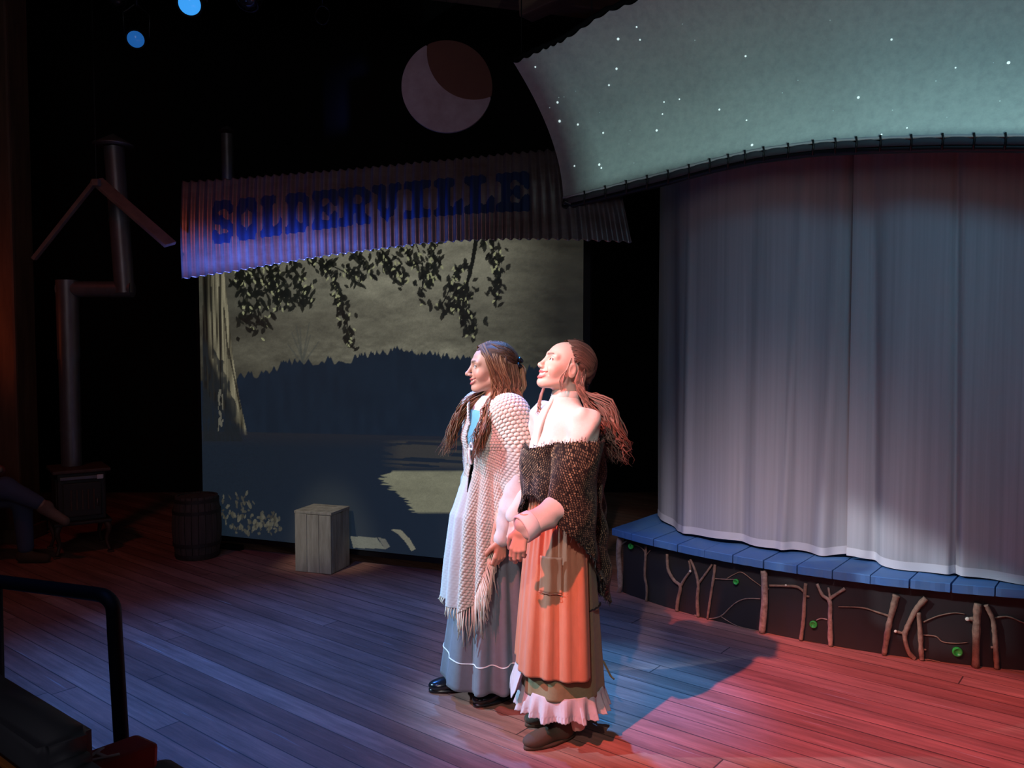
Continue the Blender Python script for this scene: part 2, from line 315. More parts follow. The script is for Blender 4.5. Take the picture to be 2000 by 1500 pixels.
# ================================================================== PROJECTION SCREEN with moonlit lake picture
A = np.array([-2.52, 6.70]); B = np.array([.475, 5.545]); DIR = (B - A) / np.linalg.norm(B - A); WID = np.linalg.norm(B - A)
Z0, Z1 = .115, 2.62
NRM = np.array([DIR[1], -DIR[0]])     # towards the audience
def scr(px, py):                      # place on the picture plane (metres) that a point of the photo shows
    d = ray(px, py); t = np.dot(A, NRM) / np.dot(d[:2], NRM)
    p = np.array([0, 0, CAM_H]) + d * t; return np.dot(p[:2] - A, DIR), p[2]
def picture(nx, nz):
    s = np.linspace(0, WID, nx); z = np.linspace(Z0, Z1, nz); SS, ZZ = np.meshgrid(s, z)
    img = np.zeros((nz, nx, 3)); r2 = np.random.default_rng(3)
    def smooth_noise(fx, fz, seed):
        r = np.random.default_rng(seed); g = r.random((int(Z1 * fz) + 3, int(WID * fx) + 3)); gx = SS * fx; gz = (ZZ - Z0) * fz
        i = gx.astype(int); j = gz.astype(int); a = gx - i; c = gz - j; a = a * a * (3 - 2 * a); c = c * c * (3 - 2 * c)
        return (g[j, i] * (1 - a) + g[j, i + 1] * a) * (1 - c) + (g[j + 1, i] * (1 - a) + g[j + 1, i + 1] * a) * c
    PX, PY = proj(A[0] + DIR[0] * SS, A[1] + DIR[1] * SS, ZZ)   # photo units, only used to author the picture
    L_ = lambda *c: np.array(lin(*c)[:3])
    nz1 = smooth_noise(5, 14, 1) * .5 + smooth_noise(16, 40, 2) * .3 + smooth_noise(50, 90, 4) * .2
    # sky
    glow = np.exp(-((PX - 800) / 260) ** 2 - ((PY - 500) / 120) ** 2); glow2 = np.exp(-((PX - 830) / 330) ** 2 - ((PY - 690) / 30) ** 2)
    base = .13 + .55 * np.exp(-((PX - 780) / 330) ** 2) * np.clip(1.1 - (PY - 500) / 420, .45, 1) + .5 * glow + .35 * glow2 * (.5 + nz1)
    base *= np.clip(1 - (PX - 960) / 190, .30, 1)
    base *= .55 + .9 * nz1
    img[:] = base[..., None] * L_(136, 134, 116)
    def blend(mask, colr_, k=1.0):
        m_ = np.clip(mask * k, 0, 1)[..., None]; img[:] = img * (1 - m_) + m_ * np.asarray(colr_)
    # far bare tree
    for (x0, y0, x1, y1) in [(590, 712, 586, 640), (590, 700, 570, 650), (592, 705, 606, 655), (590, 712, 604, 630), (588, 690, 578, 635), (594, 708, 622, 668), (588, 708, 562, 672)]:
        t = np.clip(((PX - x0) * (x1 - x0) + (PY - y0) * (y1 - y0)) / ((x1 - x0) ** 2 + (y1 - y0) ** 2), 0, 1)
        dd = np.hypot(PX - x0 - t * (x1 - x0), PY - y0 - t * (y1 - y0)); blend(np.clip(2.6 - dd - t, 0, 1), L_(78, 82, 76), .6)
    # forest across the lake
    xs = np.array([380, 455, 500, 560, 600, 640, 700, 745, 775, 800, 860, 900, 960, 1010, 1060, 1140, 1200]); ys = np.array([742, 742, 735, 716, 712, 708, 704, 694, 686, 692, 700, 703, 712, 722, 728, 735, 738])
    top = np.interp(PX, xs, ys)
    saw = np.zeros_like(PX)
    for _ in range(150):
        xc = r2.uniform(430, 1140); wd = r2.uniform(5, 11); hh = r2.uniform(4, 19)
        saw = np.maximum(saw, hh * np.clip(1 - np.abs(PX - xc) / wd, 0, 1))
    top = top - saw + nz1 * 6
    forest = np.clip((PY - top) / 1.6, 0, 1)
    fcol = L_(24, 39, 54) * 1.0
    blend(forest, fcol); img *= (1 - .25 * forest * (smooth_noise(18, 8, 9) - .5))[..., None]
    # lake
    shore = 843 + (PX - 480) * .022
    lake = np.clip((PY - shore) / 2, 0, 1)
    blend(lake, L_(27, 40, 53)); blend(lake * np.clip(1 - (PY - shore) / 30, 0, 1), L_(42, 44, 50), .7)
    st = smooth_noise(3, 60, 12)
    blend(np.clip((PY - 858) / 6, 0, 1) * np.clip((918 - PY) / 10, 0, 1) * np.clip((PX - 745) / 40, 0, 1) * (st > .42), L_(72, 70, 64), .75)
    # bright reflection
    lft = np.interp(PY, [905, 920, 935, 945, 960, 985, 1000, 1010], [775, 765, 738, 745, 775, 795, 805, 815]) + (smooth_noise(2, 110, 14) - .5) * 34
    refl = np.clip((PY - 918) / 4, 0, 1) * np.clip((1004 - PY) / 5, 0, 1) * np.clip((PX - lft) / 4, 0, 1)
    blend(refl, L_(140, 140, 116) * (.75 + .5 * nz1[..., None]))
    def poly(pts, colr_, k=1.0, soft=0):
        pts = np.array(pts, float); ins = np.zeros(PX.shape, bool)
        for i in range(len(pts)):
            xa, ya = pts[i]; xb, yb = pts[(i + 1) % len(pts)]
            if ya == yb: continue
            c = ((ya > PY) != (yb > PY)) & (PX < (xb - xa) * (PY - ya) / (yb - ya) + xa); ins ^= c
        blend(ins.astype(float), colr_, k)
    poly([(684, 1047), (735, 1050), (752, 1072), (690, 1070)], L_(122, 124, 112)); poly([(738, 1050), (752, 1052), (762, 1068), (752, 1073)], L_(112, 112, 104))
    poly([(762, 1034), (782, 1034), (800, 1052), (812, 1072), (804, 1077), (790, 1056), (776, 1042)], L_(138, 136, 118))
    # reeds and stones low left
    for _ in range(170):
        xc, yc = r2.normal(462, 26), r2.normal(1010, 26)
        if r2.random() < .35: xc, yc = r2.normal(525, 14), r2.normal(1022, 12)
        if not (405 < xc < 560 and 960 < yc < 1044): continue
        a_, b_ = r2.uniform(1, 3.4), r2.uniform(2, 6); an = r2.uniform(-.6, .6); dx = (PX - xc) * math.cos(an) + (PY - yc) * math.sin(an); dy = -(PX - xc) * math.sin(an) + (PY - yc) * math.cos(an)
        blend(((dx / a_) ** 2 + (dy / b_) ** 2 < 1).astype(float), L_(100, 98, 84) * r2.uniform(.4, 1.1), .8)
    # trunk
    tl = np.full_like(PX, 396.0); tr = np.interp(PY, [520, 620, 700, 780, 860, 870], [437, 447, 455, 468, 486, 486])
    trunk = (PX > tl) & (PX < tr) & (PY < 862); tfade = np.clip((862 - PY - np.clip(470 - PX, 0, 80) * .9 - nz1 * 26) / 22, 0, 1)
    bark = smooth_noise(70, 3, 21) * .6 + smooth_noise(130, 6, 22) * .4
    body = np.clip((bark - .25) * 2.2, .12, 1.25)
    side = np.clip((PX - 396 - np.interp(PY, [540, 700, 860], [2, 10, 75])) / 14, .1, 1)
    blend(trunk * tfade, (L_(150, 144, 118)) * (body * side)[..., None], 1)
    sh = ((PX < np.interp(PY, [660, 700, 860], [396, 425, 470]) + smooth_noise(12, 12, 33) * 16) & trunk); blend(sh * np.clip((PY - 640 - (smooth_noise(20, 10, 61) - .5) * 120) / 70, 0, 1) * np.clip(smooth_noise(60, 14, 62) * 2.2, .35, 1), L_(30, 38, 42), .9)
    blend(((PX > 426) & (PX < 436) & (PY > 760) & (PY < 842) & (smooth_noise(60, 30, 41) > .5)).astype(float), L_(120, 118, 104), .8)
    for (x0, y0, x1, y1) in [(437, 600, 446, 700), (446, 680, 470, 800), (428, 560, 431, 760), (412, 560, 416, 700)]:
        t = np.clip((PY - y0) / (y1 - y0), 0, 1); dd = np.abs(PX - x0 - t * (x1 - x0)); blend((dd < 1.5) & (PY > y0) & (PY < y1), L_(28, 28, 24), .8)
    # hanging twigs with leaves
    def leaf(xc, yc, a_, b_, an, colr_):
        sel = (np.abs(PX - xc) < b_ + 2) & (np.abs(PY - yc) < b_ + 2)
        dx = (PX - xc) * math.cos(an) + (PY - yc) * math.sin(an); dy = -(PX - xc) * math.sin(an) + (PY - yc) * math.cos(an)
        blend(sel & (np.abs(dx) / a_ + (dy / b_) ** 2 < 1), colr_, .93)
    dark = L_(24, 26, 20)
    twigs = [([(470, 520), (490, 560), (505, 600), (500, 640)], 60, 26), ([(480, 530), (530, 560), (560, 590)], 50, 20), ([(520, 515), (545, 560), (540, 590)], 40, 18), ([(560, 500), (585, 550), (600, 585)], 42, 14),
             ([(600, 500), (640, 530), (660, 575), (675, 620), (683, 668)], 70, 11), ([(640, 515), (680, 535), (700, 548)], 22, 12), ([(690, 495), (715, 515), (728, 540)], 20, 12), ([(740, 480), (760, 515), (785, 545)], 44, 16),
             ([(810, 470), (826, 520), (823, 580)], 26, 13), ([(845, 470), (848, 520), (838, 552)], 34, 13), ([(916, 522), (890, 530), (876, 570), (858, 603)], 24, 9), ([(905, 560), (905, 600), (920, 640)], 54, 17), ([(905, 560), (885, 590), (872, 612)], 24, 11),
             ([(955, 465), (968, 500), (972, 540), (966, 580)], 56, 13), ([(465, 540), (480, 600), (478, 625)], 30, 12), ([(780, 480), (800, 500), (812, 520)], 12, 12)]
    for pts, n, spd in twigs:
        pth = smooth_path([np.array(p, float) for p in pts], 5)
        for i in range(len(pth) - 1):
            x0, y0 = pth[i]; x1, y1 = pth[i + 1]; t = np.clip(((PX - x0) * (x1 - x0) + (PY - y0) * (y1 - y0)) / ((x1 - x0) ** 2 + (y1 - y0) ** 2 + 1e-6), 0, 1)
            dd = np.hypot(PX - x0 - t * (x1 - x0), PY - y0 - t * (y1 - y0)); blend(dd < 1.2, dark)
        n = int(n * 1.5); spd = spd * 1.2
        for _ in range(n):
            p = pth[r2.integers(len(pth))]; leaf(p[0] + r2.normal(0, spd * .55), p[1] + r2.normal(0, spd * .5), r2.uniform(2.2, 4.4), r2.uniform(5, 11), r2.uniform(-1.0, 1.0), dark * r2.uniform(.6, 1.3))
            if r2.random() < .22: leaf(p[0] + r2.normal(0, spd * .5), p[1] + r2.normal(0, spd * .5), 2, 5, r2.uniform(-1, 1), L_(170, 172, 132))
    pth = smooth_path([np.array(p, float) for p in [(932, 455), (922, 515), (912, 555), (904, 600), (912, 640)]], 6)
    for i in range(len(pth) - 1):
        x0, y0 = pth[i]; x1, y1 = pth[i + 1]; t = np.clip(((PX - x0) * (x1 - x0) + (PY - y0) * (y1 - y0)) / ((x1 - x0) ** 2 + (y1 - y0) ** 2 + 1e-6), 0, 1)
        blend(np.hypot(PX - x0 - t * (x1 - x0), PY - y0 - t * (y1 - y0)) < 3.4 * (1 - i / len(pth)) + 1.0, dark)
    img *= (.88 + .24 * r2.random((nz, nx)))[..., None]
    return SS, ZZ, np.clip(img, 0, 1)
def emis_attr_mat(name, attr, base, estr):
    m = bpy.data.materials.new(name); m.use_nodes = True; nt = m.node_tree; b = nt.nodes['Principled BSDF']
    a = nt.nodes.new('ShaderNodeAttribute'); a.attribute_name = attr; b.inputs['Base Color'].default_value = base; b.inputs['Roughness'].default_value = .9; b.inputs['Specular IOR Level'].default_value = .1
    nt.links.new(a.outputs['Color'], b.inputs['Emission Color']); b.inputs['Emission Strength'].default_value = estr; return m
def grid_faces(nx, nz, wrap=False):
    i = np.arange(nz - 1)[:, None] * nx; j = np.arange(nx if wrap else nx - 1)[None, :]; j2 = (j + 1) % nx
    return np.stack([i + j, i + j2, i + nx + j2, i + nx + j], -1).reshape(-1, 4)
screen = empty('projection_screen', (A[0], A[1], 0), 0, 'tall fabric screen showing a moonlit lake, dark forest and leafy twigs', 'screen')
nx, nz = 560, 480; SS, ZZ, img = picture(nx, nz)
V = np.stack([DIR[0] * SS, DIR[1] * SS, ZZ], -1).reshape(-1, 3)
mesh('picture_cloth', V, grid_faces(nx, nz), emis_attr_mat('projected_picture', 'pic', (.07, .08, .08, 1), .55), screen, attrs={'pic': img.reshape(-1, 3)})
q = MB()
bx = lambda s, z, ws, wz, th=.05, off=.035: q.box((DIR[0] * s - NRM[0] * off, DIR[1] * s - NRM[1] * off, z), (ws, th, wz), Matrix.Rotation(math.atan2(DIR[1], DIR[0]), 3, 'Z'))
bx(-.02, 1.33, .05, 2.66); bx(WID + .02, 1.33, .05, 2.66); bx(WID / 2, Z1 + .02, WID, .05); bx(WID / 2, .09, WID, .04); bx(.15, .02, .4, .04); bx(WID - .15, .02, .4, .04)
q.build('frame', M['blackmetal'], screen)

# ================================================================== CORRUGATED SIGN
GL = {'S': ".#####.|#######|##...##|####...|.#####.|...####|##...##|#######|.#####.", 'O': ".#####.|#######|###.###|##...##|##...##|##...##|###.###|#######|.#####.",
 'L': "#####..|#####..|.###...|.###...|.###...|.###..#|.###.##|#######|#######", 'D': "######.|#######|.###.##|.##..##|.##..##|.##..##|.###.##|#######|######.",
 'E': "#######|#######|.##..##|.##.#.#|.####..|.##.#.#|.##..##|#######|#######", 'R': "######.|#######|.##..##|.##..##|.#####.|.#####.|.##.##.|###.###|###.###",
 'V': "###.###|###.###|.##.##.|.##.##.|.##.##.|.##.##.|..###..|..###..|...#...", 'I': "#######|#######|..###..|..###..|..###..|..###..|..###..|#######|#######"}
def sign():
    tb = [(355, 355, 545), (450, 349, 531), (560, 340, 512), (640, 334, 499), (740, 325, 486), (820, 317, 476), (900, 310, 470), (985, 301, 467), (1070, 293, 467), (1150, 300, 470), (1195, 305, 473)]
    X = np.array([p[0] for p in tb], float); T = np.array([p[1] for p in tb], float); Bm = np.array([p[2] for p in tb], float)
    def col(px):
        Zp = (6.63 - .387 * -0.0 - .387 * 2.33 + 0.0) / (1 + .387 * (px - 1000) / F_PX); return Zp
    n_rib = 52; per = 12; nx = n_rib * per + 1; nz = 90
    t = np.linspace(0, 1, nx); px = 355 + t * 840
    top = np.array([P(x, np.interp(x, X, T), col(x) - .16) for x in px])
    pxb = px + np.clip((px - 1000) / 195, 0, 1) ** 1.3 * 38      # the ribs fan out at the right end
    bot = np.array([P(x2, np.interp(x, X, Bm), col(x) - .42) for x, x2 in zip(px, pxb)])
    ww = np.linspace(0, 1, nz)[:, None, None]; V = bot[None] * (1 - ww) + top[None] * ww
    V[..., 1] -= .03 * np.sin(ww[..., 0] * PI)
    ph = t * n_rib * 2 * PI; tang = top[-1] - top[0]; tang /= np.linalg.norm(tang); nr = np.array([tang[1], -tang[0], 0]); nr /= np.linalg.norm(nr); nr = nr + np.array([0, 0, .2])
    if nr[1] > 0: nr = -nr
    V = V + (np.sin(ph) * .0095)[None, :, None] * nr
    wav = .004 * np.sin(ph); V[0, :, 2] += wav; V[-1, :, 2] += wav
    word = "SOLDERVILLE"; ce = [415, 462, 508, 556, 608, 660, 728, 786, 842, 900, 962, 1032]
    ce = [413, 461, 508, 556, 608, 661, 727, 787, 846, 906, 967, 1034]
    tc = (t[:-1] + t[1:]) / 2; wc = (np.linspace(0, 1, nz)[:-1] + np.linspace(0, 1, nz)[1:]) / 2
    Mx = np.zeros((nz - 1, nx - 1), int)
    pxc = 355 + tc * 840
    for k, ch in enumerate(word):
        g = np.array([[c == '#' for c in r] for r in GL[ch].split('|')], float); a, b_ = ce[k] + 2, ce[k + 1] - 2
        gg = np.pad(g, 1)
        for i, x in enumerate(pxc):
            if not a <= x <= b_: continue
            u = (x - a) / (b_ - a) * 7 - .5 + 1
            v = (1 - (wc - .30) / .46) * 9 - .5 + 1
            ok = (v > -.5) & (v < 9.5 + 1); vv = np.clip(v, 0, 9.99); j = vv.astype(int); c = vv - j; i0 = min(int(u), 7); a0 = u - i0
            val = (gg[j, i0] * (1 - a0) + gg[j, i0 + 1] * a0) * (1 - c) + (gg[np.minimum(j + 1, 10), i0] * (1 - a0) + gg[np.minimum(j + 1, 10), i0 + 1] * a0) * c
            Mx[:, i] |= ((val > .5) & ok).astype(int)
    root = empty('corrugated_sign', tuple(V[0, 0]), 0, 'long corrugated metal canopy sign with blue painted word SOLDERVILLE above the screen', 'sign')
    loc = np.array(V[0, 0])
    o = mesh('metal_sheet', (V - loc).reshape(-1, 3), grid_faces(nx, nz), None, root, mats=[M['corr'], M['bluepaint']], fm=Mx.ravel())
    sd = o.modifiers.new('thickness', 'SOLIDIFY'); sd.thickness = .002
    # wooden battens behind carrying the sheet
    for k_, yy in ((.12, .05), (.86, .05)):
        q = MB(); pts = [V[int(k_ * (nz - 1)), i] - loc + np.array([0, yy, 0]) for i in range(0, nx, 24)]; q.tube(pts, .02, 6); q.build('batten', M['beam'], root)
    return root
M['corr'] = mat('corrugated_galvanised', (.36, .33, .34, 1), .34, .7, noise=((2.5, 2.5, 6), (.20, .14, .13, 1), .8))
M['bluepaint'] = mat('blue_sign_paint', (.008, .035, .12, 1), .6, 0, noise=(v3(12), (.012, .02, .06, 1), .6))
sign()

# ================================================================== MOON
mc = P(873, 170, 5.6); moon = empty('moon_prop', tuple(mc), 0, 'hanging round moon cut-out with pale crescent and brown shadowed part', 'stage prop')
sc = 5.6 / F_PX; Rm = 87 * sc; q = MB(); nr_, na = 26, 96; v = [(0, 0, 0)]; f = []; fm = []
for i in range(1, nr_ + 1):
    for k in range(na): a = 2 * PI * k / na; v.append((Rm * i / nr_ * math.cos(a), 0, Rm * i / nr_ * math.sin(a)))
def dk(p): return math.hypot(p[0] - 52 * sc, p[2] - 65 * sc) < 90 * sc
M['moonpale'] = mat('moon_pale', (.34, .31, .33, 1), .8, noise=(v3(7), (.22, .17, .18, 1), .7))
M['moondark'] = mat('moon_dark', (.10, .045, .03, 1), .9, noise=(v3(5), (.12, .06, .035, 1), .6))
def moonmesh():
    me = bpy.data.meshes.new('disc'); b = bmesh.new()
    n = 120; cx, cz, r2_ = 52 * sc, 65 * sc, 90 * sc
    # crescent polygon and dark polygon, extruded to 2 cm
    outer = [(Rm * math.cos(2 * PI * k / n), Rm * math.sin(2 * PI * k / n)) for k in range(n)]
    ind = [math.hypot(x - cx, z - cz) < r2_ for x, z in outer]
    inn = [(cx + r2_ * math.cos(2 * PI * k / 160), cz + r2_ * math.sin(2 * PI * k / 160)) for k in range(160)]
    inn = [p for p in inn if math.hypot(*p) < Rm * .999]
    inn.sort(key=lambda p: math.atan2(p[1] - cz, p[0] - cx) % (2 * PI))
    st = next(k for k in range(n) if ind[k] and not ind[k - 1]); cyc = [outer[(st + k) % n] for k in range(n)]; ci = [ind[(st + k) % n] for k in range(n)]
    dark = [p for p, i in zip(cyc, ci) if i]; pale = [p for p, i in zip(cyc, ci) if not i]
    d0 = math.dist(dark[-1], inn[0]); d1 = math.dist(dark[-1], inn[-1]); arc = inn if d0 < d1 else inn[::-1]
    return dark + arc, pale + arc[::-1]
pd, pp = moonmesh()
for nm, poly_, m_ in (('dark_face', pd, M['moondark']), ('crescent', pp, M['moonpale'])):
    b = bmesh.new(); vs = [b.verts.new((x, -.012, z)) for x, z in poly_]; fc = b.faces.new(vs)
    r = bmesh.ops.extrude_face_region(b, geom=[fc]); bmesh.ops.translate(b, vec=(0, .024, 0), verts=[g for g in r['geom'] if isinstance(g, bmesh.types.BMVert)])
    bmesh.ops.recalc_face_normals(b, faces=b.faces); me = bpy.data.meshes.new(nm); b.to_mesh(me); b.free(); me.materials.append(m_)
    o = bpy.data.objects.new(nm, me); COL.objects.link(o); o.parent = moon
q = MB(); q.tube([(0, .0, Rm - .01), (0, 0, 5.88 - mc[2])], .002, 6); q.build('hanging_wire', M['blackmetal'], moon)

# ================================================================== SKY CLOTH
def sky():
    xb = [1100, 1200, 1300, 1400, 1480, 1600, 1700, 1850, 2000, 2200]; yb = [385, 360, 335, 308, 290, 274, 268, 263, 262, 266]; Yb = [5.25, 5.08, 4.9, 4.74, 4.6, 4.42, 4.25, 4.05, 3.86, 3.62]
    xt = [1003, 1060, 1100, 1180, 1265, 1420, 1560, 1750, 1950, 2250]; yt = [122, 95, 78, 24, -8, -70, -120, -170, -210, -260]; Yt = [5.2, 5.1, 5.0, 4.85, 4.7, 4.5, 4.3, 4.1, 3.9, 3.6]
    n = 200; nz = 60
    def res(a): return np.interp(np.linspace(0, 9, n), range(10), a)
    bot = np.array([P(x, y, Y) for x, y, Y in zip(res(xb), res(yb), res(Yb))]); top = np.array([P(x, y, Y) for x, y, Y in zip(res(xt), res(yt), res(Yt))])
    for ar in (bot, top):
        for _ in range(20): ar[1:-1] = (ar[:-2] + ar[2:] + 2 * ar[1:-1]) / 4
    ww = np.linspace(0, 1, nz)[:, None, None]; V = bot[None] * (1 - ww) + top[None] * ww
    bul = 4 * ww * (1 - ww)
    V[..., 0] += bul[..., 0] * .075; V[..., 1] += bul[..., 0] * .10
    sc_t = np.abs(np.sin(np.linspace(0, 26 * PI, n))) * .014; V[-1, :, 2] -= sc_t
    nb = 22; scb = np.abs(np.sin(np.linspace(0, nb * PI, n)))
    V[0, :, 2] += (1 - scb) * .0
    loc = V[0, 0].copy(); root = empty('star_cloth', tuple(loc), 0, 'wide curved grey sky cloth dotted with stars, stretched above the curtain', 'stage cloth')
    V0 = V - loc; verts = V0.reshape(-1, 3).tolist(); F = grid_faces(n, nz).tolist(); fm = [0] * len(F)
    # stars: little bright dots in the cloth itself
    st = [(517, 103, 2), (446, 149, 3), (530, 152, 2), (692, 92, 1.3), (740, 154, 1.3), (129, 256, 2), (440, 263, 2.6), (411, 326, 2.2), (284, 349, 1), (239, 371, 1.2), (219, 373, 1.2), (214, 392, 2.6), (184, 412, 1.4), (222, 464, 3), (292, 477, 2.4),
          (376, 431, 1), (389, 509, 2.2), (492, 500, 1), (594, 500, 2.6), (622, 391, 1.8), (681, 380, 1.8), (616, 437, 1.8), (834, 420, 2.2), (934, 215, 2.2), (1135, 308, 1.3), (1075, 356, 1.3), (938, 461, 1.8), (959, 556, 3), (1455, 516, 2), (1552, 491, 1.8),
          (1497, 423, 1.4), (1366, 374, 3), (1493, 152, 2.4), (1738, 260, 1.8), (1663, 311, 1.4), (1941, 241, 3.6), (1908, 388, 1.6), (1258, 78, 1.2), (1883, 241, 1), (279, 636, 2), (374, 631, 2.8), (382, 644, 2.2), (507, 625, 1.2), (488, 552, 1), (1270, 425, 1), (1705, 450, 1)]
    Pxy = np.stack(proj(V[..., 0], V[..., 1], V[..., 2]), -1)
    for (a, b_, r) in st:
        x, y = 980 + a / 1.961, b_ / 1.961; d = np.hypot(Pxy[..., 0] - x, Pxy[..., 1] - y); j, i = np.unravel_index(np.argmin(d), d.shape); j = min(max(j, 1), nz - 2); i = min(max(i, 1), n - 2)
        ex = V0[j, i + 1] - V0[j, i - 1]; ez = V0[j + 1, i] - V0[j - 1, i]
        # solve small offset
        ax = Pxy[j, i + 1] - Pxy[j, i - 1]; az = Pxy[j + 1, i] - Pxy[j - 1, i]; s_ = np.linalg.solve(np.array([ax, az]).T, np.array([x, y]) - Pxy[j, i])
        c = V0[j, i] + ex * s_[0] + ez * s_[1]; nn = np.cross(ex, ez); nn /= np.linalg.norm(nn)
        if nn[1] > 0: nn = -nn
        e1 = ex / np.linalg.norm(ex); e2 = np.cross(nn, e1); rr = r * .88 / F_PX * V[j, i, 1] * .95; k0 = len(verts)
        for k in range(8): verts.append((c + nn * .003 + (e1 * math.cos(k * PI / 4) + e2 * math.sin(k * PI / 4)) * rr).tolist())
        F.append(tuple(range(k0, k0 + 8))); fm.append(1 if r > 1.7 else 2)
    m0 = mat('sky_cloth', (.42, .42, .42, 1), .95, noise=(v3(26), (.33, .33, .34, 1), .8), bump=(v3(90), .25, .003), spec=.1)
    m1 = mat('projected_star', (.8, .85, .85, 1), .8, emit=(.75, .95, .95, 1), estr=.75); m2 = mat('projected_faint_star', (.6, .65, .65, 1), .8, emit=(.6, .8, .8, 1), estr=.22)
    me = bpy.data.meshes.new('cloth'); me.from_pydata(verts, [], F); me.update()
    for m_ in (m0, m1, m2): me.materials.append(m_)
    me.polygons.foreach_set('material_index', fm); me.polygons.foreach_set('use_smooth', np.ones(len(F), bool)); o = bpy.data.objects.new('cloth', me); COL.objects.link(o); o.parent = root
    projector('sky_projector', (1.3, 0.5, 1.5), (1.3, 4.6, 3.1), 900, [tuple(V[0, i]) for i in range(0, n, 10)], [tuple(V[j, 0]) for j in range(0, nz, 6)])
    # pale hem band, dark frame pipe with lacing under it
    q = MB(); b0 = V0[0]
    q.tube([b0[i] + np.array([0, .0, -.006]) for i in range(0, n, 3)], .008, 6); q.build('hem', mat('sky_hem', (.36, .33, .36, 1), .9), root, True)
    q = MB(); q.tube([b0[i] + np.array([0.0, .02, -.058]) for i in range(0, n, 3)], .022, 10); q.build('frame_pipe', M['blackmetal'], root, True)
    q = MB(); tp = V0[-1]; q.tube([tp[i] + np.array([0, .04, .03]) for i in range(0, n, 4)], .02, 8); q.build('top_pipe', M['black_drape'], root, True)
    # scalloped flaps and ties
    mfl = mat('grey_flap', (.06, .055, .065, 1), .9)
    for k in range(nb):
        i0, i1 = int(k * (n - 1) / nb), int((k + 1) * (n - 1) / nb); vs, fs = [], []
        for i in range(i0, i1 + 1):
            a = (i - i0) / (i1 - i0); h_ = .012 + .034 * math.sin(a * PI); vs += [b0[i] + np.array([0, -.006, -.010 - (.045 - h_) * .35]), b0[i] + np.array([0, -.012, -.05])]
        for i in range(i1 - i0): fs.append((2 * i, 2 * i + 1, 2 * i + 3, 2 * i + 2))
        o = mesh('lacing_flap', vs, fs, mfl, root); sd = o.modifiers.new('t', 'SOLIDIFY'); sd.thickness = .003
    for k in range(1, nb):
        i0 = int(k * (n - 1) / nb); p = b0[i0]; q = MB(); q.tube([p + np.array([0, -.014, .004]), p + np.array([.003, -.018, -.02]), p + np.array([.0, -.010, -.075])], [.006, .004, .007], 6); q.build('tie', M['blackmetal'], root, True)
    for i0 in (6, 60, 120, 180):
        q = MB(); p = tp[i0] + np.array([0, .04, .03]); q.tube([p, p + np.array([0, 0, 5.89 - loc[2] - p[2]])], .004, 6); q.build('hanging_wire', M['blackmetal'], root)
    # knotted rope end at the left corner
    q = MB(); p = b0[2]; q.tube(smooth_path([p + np.array(d) for d in [(-.03, 0, -.03), (.05, .0, -.06), (.11, .02, -.03), (.16, .02, -.07), (.2, .03, -.05)]], 4), [.014] * 17, 7)
    q.tube(smooth_path([p + np.array(d) for d in [(.10, 0, -.04), (.12, -.01, -.10), (.10, 0, -.15)]], 4), .010, 7); q.build('rope_end', M['blackmetal'], root, True)
sky()

# ================================================================== CURTAINS
def curtain_mat():
    m = bpy.data.materials.new('sheer_curtain'); m.use_nodes = True; nt = m.node_tree; b = nt.nodes['Principled BSDF']; N = nt.nodes.new; L = nt.links.new
    tc = N('ShaderNodeTexCoord'); mp = N('ShaderNodeMapping'); mp.inputs['Scale'].default_value = (45, 45, .5); L(tc.outputs['Object'], mp.inputs[0])
    nz = N('ShaderNodeTexNoise'); nz.inputs['Scale'].default_value = 1; nz.inputs['Detail'].default_value = 6; L(mp.outputs[0], nz.inputs['Vector'])
    rp = N('ShaderNodeValToRGB'); L(nz.outputs['Fac'], rp.inputs[0]); e = rp.color_ramp.elements; e[0].position = .3; e[0].color = (.42, .41, .42, 1); e[1].position = .72; e[1].color = (.52, .51, .52, 1)
    L(rp.outputs[0], b.inputs['Base Color']); b.inputs['Roughness'].default_value = .9; b.inputs['Specular IOR Level'].default_value = .1; b.inputs['Alpha'].default_value = .93
    return m
M['curtain'] = curtain_mat(); M['hem'] = mat('curtain_hem', (.68, .66, .67, 1), .9, spec=.1)
